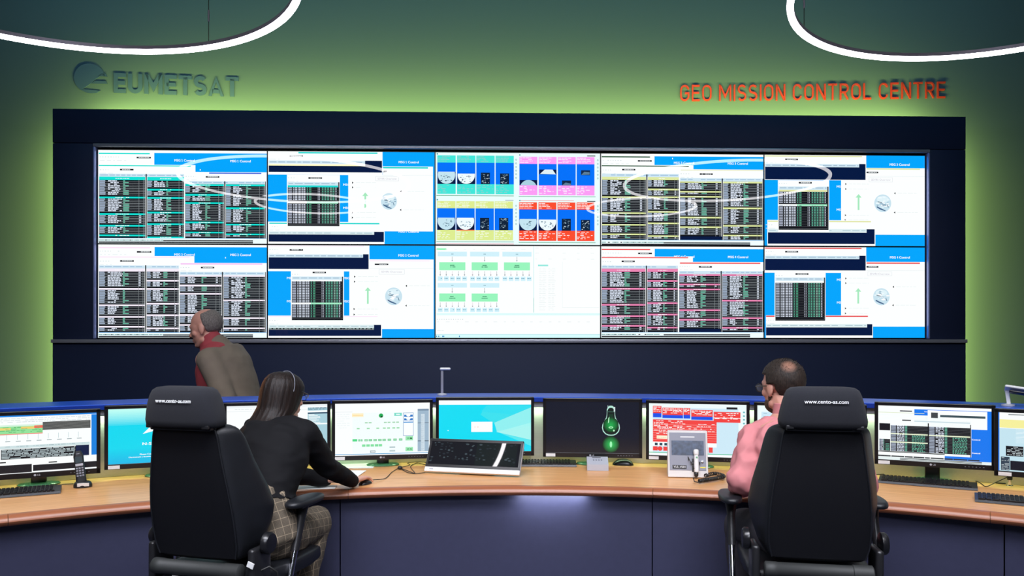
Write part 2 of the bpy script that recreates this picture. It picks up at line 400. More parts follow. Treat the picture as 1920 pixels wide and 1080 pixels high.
c2 = ctrl((405, 92, 1915, 933), 2, dict(theme=hx('f4ecf8'), strip=113, texts=[(1175, 181), (1678, 182)], cur=(1542, 208), w1=(405, 112, 907, 195), t1=PK, tag1=(749, 151, 878, 165),
    w2=(405, 195, 1263, 883), tag2=(600, 233, 722, 247), hdr2=(412, 280, 1125, 308), bar2=(823, 833, 278), A=[(308, 335), (485, 500), (633, 647), (737, 751), (826, 840)],
    B=[(308, 335), (410, 425), (485, 500), (618, 633), (722, 737), (840, 855)], w3=(1128, 256, 1913, 883), t3=(1140, 260, 1875, 270), t3c=hx('f3b4f0'), tag3=(1322, 291, 1442, 305),
    hdr3=(1133, 337, 1898, 365), bar3=(1511, 1521, 337), cend=883, C=[(365, 380), (452, 468), (528, 542), (720, 736), (810, 823)], D=[(365, 380), (587, 600), (748, 762), (840, 853)], bot=886, ln=(985, 1790, 902)))
YG = hx('dfe9a2')
c3 = ctrl((67, 131, 1535, 958), 3, dict(theme=YG, strip=152, texts=[(815, 211), (1303, 213)], cur=(711, 172), w1=(67, 152, 548, 240), t1=hx('2f5a3c'), tag1=(398, 188, 523, 202),
    w2=(67, 232, 900, 908), tag2=(257, 268, 375, 282), hdr2=(75, 312, 768, 341), bar2=(474, 484, 318), A=[(341, 368), (517, 530), (662, 675), (768, 780), (853, 866)],
    B=[(341, 368), (445, 460), (515, 528), (648, 662), (752, 766), (868, 882)], w3=(772, 268, 1533, 908), t3=(785, 272, 1533, 280), t3c=hx('e6e8c0'), tag3=(957, 304, 1075, 318),
    hdr3=(778, 348, 1525, 377), bar3=(1156, 1166, 350), cend=876, C=[(378, 390), (465, 478), (510, 523), (698, 712), (785, 800)], D=[(378, 393), (612, 627), (772, 785), (860, 873)], bot=911, ln=(630, 1415, 930)))
RD = hx('ef4a4c')
c4 = ctrl((65, 104, 1533, 935), 4, dict(theme=hx('ec86b4'), strip=125, texts=[(815, 196), (1303, 197)], cur=(1490, 120), w1=(65, 125, 548, 200), t1=RD, tag1=(398, 160, 523, 174),
    w2=(65, 196, 893, 882), tag2=(250, 233, 368, 247), hdr2=(70, 278, 757, 306), bar2=(467, 477, 278), A=[(307, 335), (482, 497), (627, 642), (730, 745), (818, 833)],
    B=[(307, 335), (410, 425), (482, 497), (612, 627), (715, 730), (835, 848)], w3=(762, 243, 1532, 882), t3=(775, 249, 1505, 260), t3c=RD, tag3=(947, 281, 1065, 295),
    hdr3=(768, 326, 1525, 354), bar3=(1144, 1154, 325), cend=852, C=[(355, 370), (442, 456), (487, 500), (675, 690), (762, 777)], D=[(355, 370), (588, 602), (748, 762), (836, 850)], bot=884, ln=(630, 1412, 902)))

def globe(C, cx, cy, r):
    C.ell(cx, cy, r, r*1.04, hx('c8e2ee')); C.up()
    C.ell(cx, cy-r*.45, r*.7, r*.4, hx('dff2f8')); C.up()
    for i in range(22):
        a = random.uniform(0, 6.28); q = random.uniform(0, .8)*r; s = random.uniform(.05, .16)*r
        C.ell(cx+q*cos(a), cy+q*sin(a), s*1.8, s*.6, random.choice([hx('9ab8cc'), hx('eefaff'), hx('6f90a8'), hx('ffffff')]), 8); C.up(.3)
    C.poly([(cx-r*.7, cy+r*.35), (cx-r*.2, cy+r*.6), (cx+r*.35, cy+r*.85), (cx+r*.3, cy+r*.95), (cx-r*.3, cy+r*.75), (cx-r*.72, cy+r*.5)], hx('48688c'))
    C.poly([(cx+r*.55, cy+r*.1), (cx+r*.7, cy+r*.5), (cx+r*.6, cy+r*.5), (cx+r*.5, cy+r*.2)], hx('607f98'))
    C.poly([(cx-r*.6, cy-r*.22), (cx-r*.1, cy-r*.1), (cx-r*.1, cy-r*.02), (cx-r*.6, cy-r*.14)], hx('3c5468')); C.up(.5)
def seviri(dom, n, P):
    x0, y0, x1, y1 = dom; th = P['theme']; C = Canvas(dom, CWS, RHS, bg=BLUE); C.up()
    C.title(P['txt'][0], P['txt'][1], n, 180, WHT)
    if P.get('txt2'): C.title(P['txt2'][0], P['txt2'][1], n, 180, WHT)
    for (mx, my) in P['ms']: C.text(mx, my, 'MSG', 20, WHT, w=58, bold=.006, align='L')
    C.up(); 
    for r in P['right']: C.rect(*r, WHT)
    C.up(); C.rect(*P['rt'], th); tagbox(C, P['rtag'])
    r = P['right'][0]; C.rect(P['rt'][0], P['rline'], r[2], P['rline']+2, FAINT)
    b = P['box']; C.rect(*b, hx('c8ccd4')); C.up(); C.rect(b[0]+2, b[1]+2, b[2]-2, b[3]-2, WHT); C.up()
    C.text((b[0]+b[2])/2, (b[1]+b[3])/2, 'SEVIRI Overview', 17, hx('c2bccc'), w=(b[2]-b[0])*.82)
    for (tx, ty) in P['rtri']: C.poly([(tx-5, ty-10), (tx+8, ty), (tx-5, ty+10)], BLK); C.dash(tx+30, tx+210, ty-3, 4, hx('e6eeee'), 20, 60, 8)
    for (tx, ty) in P['ltri']: C.poly([(tx+6, ty-10), (tx-8, ty), (tx+6, ty+10)], BLK); C.dash(tx+25, tx+210, ty-3, 4, hx('e6eeee'), 20, 60, 8)
    ax, a0, a1 = P['arrow']; G = hx('a4e8bc')
    C.poly([(ax, a0), (ax-27, a0+32), (ax+27, a0+32)], G); C.rect(ax-8, a0+30, ax+8, a1, G)
    globe(C, *P['globe']); C.l = 5
    # upper window
    wx = P['w1']; C.rect(*wx, WHT); C.up(); C.rect(*P['w1t'], th); toolbar(C, x0+12, wx[1]+38, 70); tagbox(C, P['w1tag'])
    h = P['w1h']; C.rect(*h, HDR); C.up(); C.dash(h[0]+10, h[2]-8, h[1]+9, 8, hx('a4bcd0'), 30, 80, 16)
    k = P['w1k']; C.rect(h[0], k[0], k[1], k[2], NVY); C.rect(h[2], h[1]-3, k[1], k[0]+1, NVY)
    if P.get('yl'): C.rect(h[0], k[0]-14, h[2], k[0], hx('fdf6c4'))
    C.up()
    wx = P['w3']; C.rect(*wx, WHT); C.up(); C.rect(*P['w3t'], th); toolbar(C, x0+12, wx[1]+40, 70)
    h = P['w3h']; C.rect(*h, hx('dcedf0')); C.up(); C.dash(h[0]+10, h[2]-8, h[1]+9, 8, hx('b4ccd4'), 30, 80, 16)
    k = P['w3k']; C.rect(h[0], k[0], k[1], k[2], NVY); C.rect(h[2], h[1], k[1], k[0]+1, NVY)
    if P.get('trow'): C.dash(h[0], h[2], h[3], 14, BLK, 18, 40, 1, 1); C.up(); C.dash(h[0], h[2], h[3]+4, 7, hx('9db8b4'), 14, 30, 14); C.l -= 1
    C.up()
    wx = P['w2']; C.rect(*wx, WHT); C.up(); toolbar(C, wx[0]+10, wx[1]+24, 70); tagbox(C, P['w2tag'])
    h = P['w2h']; C.rect(*h, HDR); C.up(); C.dash(h[0]+10, h[2]-8, h[1]+9, 8, hx('a4bcd0'), 30, 80, 16); C.l -= 1
    t = P['tab']; C.rect(t[0], t[1], t[2]+13, t[3]+26, BLK); C.rect(t[2]+2, h[1], t[2]+13, t[1]+5, BLK)
    if P.get('band'): C.rect(t[0], P['band'][0], t[2], P['band'][1], th)
    C.up(); w = t[2]-t[0]; y = t[1]+3
    while y < t[3]-6:
        hl = P.get('hl') and P['hl'][0]-8 < y < P['hl'][1]-8
        if hl:
            C.rect(t[0], P['hl'][0], t[0]+w*.38, P['hl'][1], WHT); C.rect(t[0]+w*.38, P['hl'][0], t[2], P['hl'][1], hx('a6efc8'))
        else:
            C.rect(t[0], y+10, t[2], y+12.5, hx('55585c'))
            for (a, b_, c) in ((.01, .085, hx('b4bcd0')), (.11, .13, TXT), (.145, .19, TXT), (.21, .26, TXT), (.275, .305, TXT), (.315, .35, TXT), (.38, .40, TXG), (.425, .47, hx('4aa07e')),
                               (.60, .61, TXT), (.63, .64, TXT), (.68, .71, TXG), (.73, .765, TXG), (.785, .82, TXG), (.84, .875, hx('8fb8a8')), (.89, .93, TXG), (.95, .97, TXT)):
                C.rect(t[0]+w*a, y, t[0]+w*b_, y+8, c)
        y += 14.9
    C.rect(t[0], t[3]+12, t[2]+8, t[3]+15, hx('707478')); C.rect(t[2]+5, h[1]+10, t[2]+7, t[3]+15, hx('707478'))
    return C
s1 = seviri((99, 113, 1594, 948), 1, dict(theme=hx('1fd8d2'), txt=(1361, 204), txt2=(1361, 832), ms=[(772, 411), (772, 620)], right=[(817, 323, 1580, 830), (1127, 243, 1580, 325)], rt=(1130, 248, 1535, 262), rtag=(1100, 281, 1165, 295), rline=322,
    box=(1062, 335, 1272, 375), rtri=[(856, 393), (856, 435), (854, 662), (854, 708)], ltri=[(1290, 470), (1288, 636)], arrow=(970, 480, 620), globe=(1183, 560, 72),
    w1=(99, 113, 1125, 324), w1t=(370, 119, 1080, 132), w1tag=(290, 150, 412, 164), w1h=(105, 197, 968, 224), w1k=(243, 1120, 300), yl=1,
    w3=(99, 748, 1143, 948), w3t=(110, 756, 1097, 768), w3h=(105, 835, 1050, 862), w3k=(862, 1137, 927), w2=(268, 325, 742, 790), w2tag=(460, 346, 582, 360), w2h=(275, 390, 725, 420), band=(420, 436), tab=(275, 436, 725, 760), hl=(565, 582)))
s2 = seviri((99, 97, 1594, 933), 2, dict(theme=hx('fbe2f6'), txt=(1358, 186), ms=[(268, 393), (268, 603), (770, 393), (770, 603)], right=[(827, 330, 1585, 853), (1007, 223, 1585, 332)], rt=(1010, 232, 1550, 240), rtag=(1055, 261, 1177, 275), rline=303,
    box=(1093, 312, 1323, 358), rtri=[(875, 380), (874, 425), (870, 672), (870, 722)], ltri=[(1340, 462), (1337, 641)], arrow=(993, 475, 625), globe=(1225, 557, 77),
    w1=(99, 97, 1007, 332), w1t=(105, 102, 960, 108), w1tag=(292, 133, 412, 147), w1h=(105, 180, 950, 208), w1k=(208, 1000, 312),
    w3=(99, 732, 1120, 933), w3t=(105, 737, 1080, 743), w3h=(105, 815, 1048, 843), w3k=(858, 1112, 915), trow=1, w2=(303, 332, 778, 778), w2tag=(498, 336, 618, 350), w2h=(312, 380, 762, 408), tab=(312, 422, 758, 748), hl=(615, 630)))
s3 = seviri((54, 140, 1503, 961), 3, dict(theme=hx('dfe3a0'), txt=(1276, 221), ms=[(706, 423), (706, 632)], right=[(745, 365, 1503, 857), (972, 253, 1503, 367)], rt=(975, 256, 1460, 267), rtag=(975, 286, 1082, 300), rline=328,
    box=(998, 340, 1212, 380), rtri=[(788, 400), (788, 445), (785, 682), (782, 726)], ltri=[(1232, 481), (1230, 655)], arrow=(903, 490, 635), globe=(1122, 572, 77),
    w1=(54, 140, 972, 367), w1t=(60, 147, 935, 156), w1tag=(240, 174, 355, 188), w1h=(60, 221, 908, 249), w1k=(249, 966, 362),
    w3=(80, 728, 1055, 961), w3t=(85, 734, 1015, 745), w3h=(85, 808, 975, 838), w3k=(840, 1048, 942), w2=(175, 370, 637, 835), w2tag=(363, 384, 480, 398), w2h=(182, 425, 620, 455), band=(456, 471), tab=(182, 472, 618, 790), hl=(585, 602)))
s4 = seviri((54, 108, 1503, 933), 4, dict(theme=hx('e8484a'), txt=(1278, 199), ms=[(708, 404), (708, 611)], right=[(745, 342, 1503, 830), (972, 240, 1503, 344)], rt=(975, 246, 1460, 258), rtag=(975, 279, 1083, 293), rline=320,
    box=(985, 330, 1205, 370), rtri=[(788, 392), (788, 435), (785, 664), (785, 710)], ltri=[(1218, 468), (1215, 635)], arrow=(900, 480, 620), globe=(1110, 558, 75),
    w1=(54, 108, 972, 342), w1t=(60, 114, 930, 124), w1tag=(240, 144, 357, 158), w1h=(60, 188, 910, 217), w1k=(217, 967, 320),
    w3=(67, 728, 1033, 933), w3t=(68, 731, 988, 742), w3h=(68, 807, 980, 835), w3k=(837, 1027, 910), w2=(145, 342, 605, 780), w2tag=(333, 346, 450, 360), w2h=(152, 385, 590, 415), tab=(152, 432, 587, 750)))

# centre top: four quadrants with satellite pictures
def imagery():
    C = Canvas((65, 118, 1547, 955), CWS, RHS, bg=hx('eafcfc')); C.up(); B2 = hx('0070f8')
    Q = [((80, 257, 430, 603), 165, 145, 210, 405, 495, hx('40e6d8'), 0), ((818, 992, 1165, 1335), 162, 152, 217, 412, 502, hx('fb9cf4'), 1),
         ((78, 250, 423, 595), 165, 560, 625, 822, 915, hx('dcec90'), 2), ((815, 990, 1162, 1335), 162, 567, 632, 825, 918, hx('fa4c2c'), 3)]
    for xs, w, a, b, c, d, col, q in Q:
        for i, x in enumerate(xs):
            C.rect(x, a, x+w, b, col); C.rect(x, b, x+w, c, B2); C.rect(x, c, x+w, d, col); C.up()
            tc = hx('9cc8c8') if q in (0, 2) else WHT
            for k in range(4): C.dash(x+5, x+w*random.uniform(.5, .8), a+8+k*14, 5, tc if q != 2 else WHT, 15, 40, 5)
            for k in range(5): C.dash(x+5, x+w*random.uniform(.35, .95), c+10+k*15, 5, tc if q != 2 else WHT, 15, 40, 14, .8)
            cx = x+w/2
            if (q != 1 and i < 2):
                ty = {0: (293, 310), 2: (711, 711), 3: (719, 724)}[q][i]
                C.rect(x+2, ty, x+w-2, c, NVY); C.up(); C.ell(cx, c-84, 78, 82, hx('c4e4f0') if i == 0 else hx('effaff'), 36, ytop=ty); C.up()
                for k in range(16):
                    C.ell(cx+random.uniform(-50, 50), ty+18+random.uniform(0, 65), random.uniform(3, 11), random.uniform(2, 5), random.choice([hx('5d8090'), hx('90b4c4'), hx('405a6c')]), 7)
                C.l -= 2
                if q == 2: C.rect(x, c-2, x+w, c+5, hx('ff6a3c')) if i == 1 else None
            elif q != 1:
                ty = {0: (300, 306), 2: (711, 711), 3: (715, 725)}[q][i-2]
                C.rect(cx-42, ty, cx+40, c, hx('0b2038')); C.up()
                for k in range(26):
                    C.ell(cx-38+random.uniform(3, 70), ty+6+random.uniform(0, 88), random.uniform(2, 9), random.uniform(2, 4), random.choice([hx('cfe0ea'), hx('7f9cb0'), hx('3f6078')]), 6)
                C.l -= 1
            else:
                if i == 0: C.rect(x+2, 365, x+w-2, c, NVY); C.up(); C.poly([(cx+78*cos(q), min(446-82*sin(q), c)) for q in [2*pi*k/40 for k in range(40)]], hx('a8cfe0')); C.l -= 1
                if i == 1: C.rect(x+5, 268, x+w-2, 312, NVY); C.up(); C.poly([(x+12, 308), (x+55, 268), (x+125, 268), (x+155, 312)], hx('dff0f4')); C.l -= 1
                if i == 2: C.rect(x+38, 367, x+120, 412, hx('10284a')); C.up(); C.poly([(x+40, 410), (x+70, 385), (x+118, 395), (x+118, 410)], hx('5a7c98')); C.l -= 1
                if i == 3: C.rect(x+40, 272, x+122, 317, hx('10284a')); C.up(); C.poly([(x+42, 315), (x+70, 285), (x+118, 290), (x+118, 312)], hx('5a7c98')); C.l -= 1
            C.l = 1
    C.up()
    for x0, x1, y in ((72, 768, 507), (812, 1507, 512), (72, 768, 926), (812, 1507, 930)): C.rect(x0, y, x1, y+5, hx('2fa070'))
    C.rect(72, 945, 768, 951, hx('f08ca0')); C.rect(830, 549, 1310, 554, hx('f09090'))
    for y in (138, 552): C.rect(1430, y, 1505, y+7, hx('20242c'))
    C.rect(690, 547, 765, 552, hx('7a8288'))
    for x in (788, 1527):
        for y0 in (180, 600):
            for k in range(6): C.ell(x, y0+k*33, 7, 9, hx('7fb4b8'), 8); C.up(.5); C.ell(x, y0+k*33, 3, 5, hx('e6fafa'), 8); C.l -= .5
    for x, y in ((80, 132), (822, 137), (80, 548), (822, 552)): C.ell(x, y, 7, 7, hx('3fa0a0'), 8)
    return C
def flow():
    C = Canvas((67, 99, 1545, 933), CWS, RHS, bg=WHT); C.up(); LB = hx('d0f0fa'); G = hx('98f4bc'); DK = hx('50606a')
    C.rect(75, 122, 163, 139, G)
    for bx in ((85, 153), (375, 153), (665, 153), (85, 436), (375, 436)):
        x, y = bx; C.rect(x, y, x+262, y+42, LB); C.rect(x+129, y+44, x+132, y+82, DK); C.poly([(x+124, y+78), (x+137, y+78), (x+130, y+88)], DK)
        C.rect(x+14, y+95, x+248, y+168, G); C.up(); C.dash(x+111, x+151, y+119, 8, hx('3c8a64'), 5, 9, 1.5); C.dash(x+104, x+158, y+134, 8, hx('3c8a64'), 5, 9, 1.5)
        C.rect(x+120, y+18, x+142, y+24, hx('8ab0bc')); C.l -= 1
        for k in range(5):
            q = x+22+k*54.5; C.rect(q-1, y+176, q+1.5, y+212, DK if (k+x) % 3 else hx('c8a0b4')); C.poly([(q-6, y+207), (q+7, y+207), (q, y+217)], DK)
            C.rect(q-20, y+224, q+22, y+263, LB); C.up(); C.dash(q-15, q+16, y+239, 6, hx('6c9cb0'), 8, 18, 3); C.l -= 1
    C.rect(944, 100, 949, 705, hx('c4ecec')); C.rect(75, 708, 1545, 728, hx('dcfafa')); C.rect(67, 902, 1545, 933, hx('d4fbff'))
    C.up(); C.rect(67, 899, 1545, 903, hx('9fd8dc')); C.rect(945, 570, 948, 700, hx('70c0b0'))
    C.rect(985, 268, 1077, 282, hx('94e8dc'))
    for k in range(24):
        for x in (995, 1025, 1078, 1110): C.rect(x, 298+k*16.5, x+random.uniform(16, 38), 301+k*16.5, hx('dde6e6'))
    C.rect(1205, 240, 1207, 655, hx('e4ecec')); C.rect(1205, 655, 1535, 658, hx('dce6e6'))
    for y in (115, 160, 215): C.dash(960, 1500, y, 4, hx('e0e8e8'), 10, 40, 100)
    C.dash(80, 900, 130, 4, hx('e4ecec'), 10, 40, 60); C.dash(80, 320, 762, 6, hx('b0bcc0'), 5, 8, 14); C.dash(80, 1500, 786, 4, hx('dfe6e8'), 15, 40, 60); C.dash(80, 140, 864, 4, hx('d0d8da'), 20, 40, 5)
    for x in (75, 95, 130, 140, 280): C.ell(x, 919, 5, 8, hx('3090c8'), 8)
    return C
for r, (a, b, c, d, e) in enumerate(((c1, s1, imagery(), c3, s3), (c2, s2, flow(), c4, s4))):
    L = (('MSG 1 Control lists under turquoise headings', 'MSG 1 instrument overview with green arrow and globe', 'four coloured quadrants of satellite pictures', 'MSG 3 Control lists under pale yellow headings', 'MSG 3 overview with globe and yellow bars'),
         ('MSG 2 Control lists under pale pink headings', 'MSG 2 instrument overview with green arrow and globe', 'flow chart of green and pale blue boxes on white', 'MSG 4 Control lists under pink and red headings', 'MSG 4 overview with globe and red title bars'))[r]
    for i, cv in enumerate((a, b, c, d, e)): cube(i, r, cv, ('upper' if r == 0 else 'lower')+' row video wall screen, '+L[i])
# ------------------------------------------------------------------ ring lamps
def ring_lamp(cx, cy, z, R, label, wires):
    t = empty('ring_lamp', (cx, cy, z), 0, label, 'ring lamp', 'ring lamps hanging from the ceiling')
    n = 96
    def ring(prof, name, m):
        b = MB(); vs = []; k = len(prof); fs = []
        for i in range(n):
            a = 2*pi*i/n
            for r, h in prof: vs.append((cos(a)*(R+r), sin(a)*(R+r), h))
        for i in range(n):
            j = (i+1) % n
            for q in range(k): fs.append((i*k+q, i*k+(q+1) % k, j*k+(q+1) % k, j*k+q))
        b.add(vs, fs); return b.build(name, m, t, smooth=50)
    ring([(-.017, 0), (-.014, -.010), (0, -.014), (.014, -.010), (.017, 0), (.017, .010), (-.017, .010)], 'diffuser', M_DIFF)
    ring([(-.019, .010), (.019, .010), (.019, .032), (-.019, .032)], 'lamp_housing', M_RING)
    for a in wires:
        x, y = R*cos(a), R*sin(a)
        w_ = MB().tube([(x, y, .032), (x, y, 4.9-z)], .0022, 6).build('suspension_wire', M_CABLE, t)
        MB().tube([(x, y, .16), (x, y, .23)], .006, 8).build('wire_gripper', M_RING, w_)
H1 = 1.8
def wang(px, cx, cy, R):            # azimuth on the far side of the ring seen at a direction
    k = (px-960)/F; best = min((abs((cx+R*cos(a/500))-k*(cy+R*sin(a/500))), a/500) for a in range(0, 1571)); return best[1]
ring_lamp(-2.27, 3.56, CAMZ+H1, 1.25, 'large lit ring lamp above the left lettering', [wang(391, -2.27, 3.56, 1.25), wang(391, -2.27, 3.56, 1.25)+2*pi/3, wang(391, -2.27, 3.56, 1.25)-2*pi/3])
ring_lamp(2.56, 3.81, CAMZ+H1, 1.12, 'large lit ring lamp above the red lettering on the right', [pi-.72, pi-.72+2*pi/3, pi-.72-2*pi/3])
def rl(cx, cy, R):
    ring_lamp(cx, cy, CAMZ+2.0, R, 'smaller lit ring lamp farther back, mirrored in the %s screens' % ('left' if cx < 0 else 'right'), [0, 2*pi/3, -2*pi/3])
rl(-2.6, 1.0, .8); rl(2.25, 1.0, .8)

# ------------------------------------------------------------------ lettering on the wall
def arcp(cx, cy, rx, ry, a0, a1, n=10): return [(cx+rx*cos(radians(a0+(a1-a0)*i/n)), cy+ry*sin(radians(a0+(a1-a0)*i/n))) for i in range(n+1)]
def glyph(ch, t):
    """centre lines of plain capitals, height 1; returns strokes [(points, closed)] and the width"""
    W_ = {'E': .56, 'T': .62, 'I': t, 'L': .54, 'N': .66, 'M': .86, 'O': .66, 'C': .62, 'G': .65, 'S': .60, 'R': .62, 'A': .72, 'U': .66}[ch]
    if t > .18: W_ += .03
    h = t/2; x0, x1, y0, y1 = h, W_-h, h, 1-h; m = W_/2; r = (x1-x0)/2
    if ch == 'E': L = [[(W_, y1), (x0, y1), (x0, y0), (W_, y0)], [(x0, .51), (W_*.93, .51)]]
    elif ch == 'T': L = [[(0, y1), (W_, y1)], [(m, 0), (m, y1)]]
    elif ch == 'I': L = [[(h, 0), (h, 1)]]
    elif ch == 'L': L = [[(x0, 1), (x0, y0), (W_, y0)]]
    elif ch == 'N': L = [[(x0, 0), (x0, 1)], [(x1, 0), (x1, 1)], [(x0, 1-h*.6), (x1, h*.6)]]
    elif ch == 'M': L = [[(x0, 0), (x0, 1)], [(x1, 0), (x1, 1)], [(x0+h*.2, 1.05), (m, .34 if t > .18 else .28), (x1-h*.2, 1.05)]]
    elif ch == 'O': return [(arcp(m, y1-r, r, r, 0, 180)+arcp(m, y0+r, r, r, 180, 360), True)], W_
    elif ch == 'C': L = [arcp(m, y1-r, r, r, 8, 180)+arcp(m, y0+r, r, r, 180, 352)]
    elif ch == 'G': L = [arcp(m, y1-r, r, r, 10, 180)+arcp(m, y0+r, r, r, 180, 360)+[(x1, .49), (m+.02, .49)]]
    elif ch == 'S': q = (y1-y0)/4; L = [arcp(m, y1-q, r, q, 28, 270)+arcp(m, y0+q, r, q, 90, -152)[1:]]
    elif ch == 'R': q = .25-h*.5; L = [[(x0, 0), (x0, 1)], [(x0, y1)]+arcp(x1-q, y1-q*1.0, q, (y1-.46)/2, 90, -90)[0:0]+arcp(x1-q, (y1+.46)/2, q, (y1-.46)/2, 90, -90)+[(x0, .46)], [(m, .46), (x1, 0)]]
    elif ch == 'A': L = [[(h*.55, -.05), (m, 1-h*.1), (W_-h*.55, -.05)], [(W_*.24, .24), (W_*.76, .24)]]
    elif ch == 'U': L = [[(x0, 1)]+arcp(m, y0+r, r, r, 180, 360)+[(x1, 1)]]
    return [(l, False) for l in L], W_
def ribbon(pts, t, closed):
    """quads of one thick stroke with mitred joints"""
    n = len(pts); A = []; B = []
    for i, p in enumerate(pts):
        p = Vector(p); a = Vector(pts[i-1]) if (i or closed) else None; b = Vector(pts[(i+1) % n]) if (i < n-1 or closed) else None
        d1 = (p-a).normalized() if a is not None and (p-a).length > 1e-6 else None; d2 = (b-p).normalized() if b is not None and (b-p).length > 1e-6 else None
        d1 = d1 or d2; d2 = d2 or d1
        n1 = Vector((-d1.y, d1.x)); n2 = Vector((-d2.y, d2.x)); m = (n1+n2); m = m.normalized() if m.length > 1e-4 else n1
        k = t/2/max(.35, m.dot(n1)); A.append(p+m*k); B.append(p-m*k)
    return [(A[i], A[(i+1) % n], B[(i+1) % n], B[i]) for i in range(n if closed else n-1)]
def XA(px):
    x = (px-960)/F*6.8
    for _ in range(20): x = (px-960)/F*wallY(x)
    return x
def wall_sign(name, txt, px0, px1, ytop, ybot, m, label, t, depth, gap, gapoff=.003):
    """single raised letters following the curved wall"""
    X = XA((px0+px1)/2); Yc = wallY(X); root = empty(name, (X, Yc, 0), 0, label, 'sign')
    xa, xb = XA(px0), XA(px1); zt = CAMZ+(640-ytop)/F*Yc; zb = CAMZ+(640-ybot)/F*Yc; H = zt-zb
    tot = 0; lay = []
    for ch in txt:
        if ch == ' ': tot += .36; continue
        g, w_ = glyph(ch, t); lay.append((tot, g, w_)); tot += w_+gap
    k = (xb-xa)/(tot-gap)
    for x, g, w_ in lay:
        mb = MB(); xc = xa+(x+w_/2)*k; sl = -(xc-1.15)/38.
        for pts, cl in g:
            for q in ribbon(pts, t, cl):
                P4 = [(xa+(x+min(max(p.x, 0), w_))*k, zb+min(max(p.y, 0), 1)*H) for p in q]; vs = []
                for dd in (gapoff, gapoff+depth):
                    for (px_, z) in P4: vs.append((px_-X, wallY(xc)+(px_-xc)*sl-dd-Yc, z))
                mb.add(vs, [(0, 1, 2, 3), (7, 6, 5, 4), (0, 4, 5, 1), (1, 5, 6, 2), (2, 6, 7, 3), (3, 7, 4, 0)])
        mb.build('letter', m, root)
    return root, X, Yc
sg, SX, SY = wall_sign('organisation_sign', 'EUMETSAT', 214, 448, 141.5, 178.5, M_EMET, 'grey EUMETSAT lettering with round emblem on the green lit wall', .20, .006, .10)
wall_sign('room_sign', 'GEO MISSION CONTROL CENTRE', 1275, 1771, 158, 188.5, M_RED, 'thin red GEO MISSION CONTROL CENTRE lettering on the wall', .105, .011, .19, .004)
# emblem: disc with a stepped cut at the lower right
ex = XA(171); ey = wallY(ex)-.002; k = ey/F
def emb(pts):
    M = Matrix(((1, 0, 0, 0), (0, 0, 1, 0), (0, -1, 0, 0), (0, 0, 0, 1)))
    M = Matrix.Translation((0, 0, 0)) @ Matrix(((1, 0, 0, 0), (-(ex-1.15)/38., 0, -1, 0), (0, 1, 0, 0), (0, 0, 0, 1)))
    mb = MB(); mb.prism([((x-171)*k, (147-y)*k) for x, y in pts], M, .006)
    o = mb.build('emblem', M_EMET, sg); o.location = (ex-SX, ey-SY, CAMZ+(640-147)/F*ey)
def arc(cx, cy, r, a0, a1, n=24, ry=None): return [(cx+r*cos(radians(a0+(a1-a0)*i/n)), cy-(ry or r)*sin(radians(a0+(a1-a0)*i/n))) for i in range(n+1)]
emb(arc(169, 147, 27.5, 8, 238)+[(162, 164), (172, 156), (180, 148), (190, 141)])
emb([(182, 143), (190, 137.5), (197, 137.5), (200, 143)]); emb([(172, 157), (178, 151.5), (198, 151.5), (200, 156.5)])
emb([(154, 169.5), (160, 168), (188, 170), (181, 174.5), (170, 175.5), (162, 174)])

# ------------------------------------------------------------------ the curved control desk
DC = Vector((0, .1, 0))
DZ = .74
def P(r, a, z): return Vector((DC.x+r*sin(a), DC.y+r*cos(a), z))
desk = empty('control_desk', (0, 0, 0), 0, 'long curved wooden control desk with dark front panels and a raised blue rear ledge', 'desk')
def arcband(name, prof, a0, a1, m, n=60, smooth=35, uv=False, parent=desk):
    """prof: closed list of (r,z)"""
    mb = MB(); k = len(prof); rings = [[P(r, a0+(a1-a0)*i/n, z) for r, z in prof] for i in range(n+1)]
    mb.loft(rings); o = mb.build(name, m, parent, smooth=smooth)
    if uv:
        me = o.data; ul = me.uv_layers.new(name='UVMap')
        for lp in me.loops:
            v = me.vertices[lp.vertex_index].co; d = v-DC
            ul.data[lp.index].uv = (atan2(d.x, d.y)*3.9, sqrt(d.x**2+d.y**2)+v.z)
    return o
A0, A1 = radians(-62), radians(62)
def ang(px, r, z=None):
    a = atan2(px-960, F)
    for _ in range(30):
        p = P(r, a, 0); e = p.x/p.y-(px-960)/F; a -= e*.7
    return a
seams = [A0, ang(15, 3.8), ang(653, 3.8), ang(1224, 3.8), ang(1857, 3.8), A1]
for i in range(5):
    g = .0012/3.8
    arcband('desktop', [(3.825, DZ-.038), (4.66, DZ-.038), (4.66, DZ), (3.825, DZ)], seams[i]+g*0, seams[i+1], M_WOOD, uv=True)
    arcband('edge_trim', [(3.825, DZ-.044), (3.825, DZ+.0005), (3.805, DZ+.0005), (3.786, DZ-.004), (3.774, DZ-.014), (3.770, DZ-.026), (3.774, DZ-.036), (3.784, DZ-.044)], seams[i]+g, seams[i+1]-g, M_EDGE, uv=True)
psm = [A0, ang(318, 3.84), ang(638, 3.84), ang(1223, 3.84), ang(1883, 3.84), A1]
for i in range(5):
    arcband('front_panel', [(3.84, .04), (3.865, .04), (3.865, DZ-.040), (3.84, DZ-.040)], psm[i]+.0007, psm[i+1]-.0007, M_NAVY2, n=24)
arcband('plinth', [(3.96, 0), (4.5, 0), (4.5, .04), (3.96, .04)], A0, A1, M_BLK)
arcband('rear_cabinet', [(4.62, 0), (4.86, 0), (4.86, 1.105), (4.62, 1.105)], A0, A1, M_NAVY)
arcband('back_panel', [(4.60, DZ+.001), (4.619, DZ+.001), (4.619, 1.10), (4.60, 1.10)], A0, A1, M_ALU)
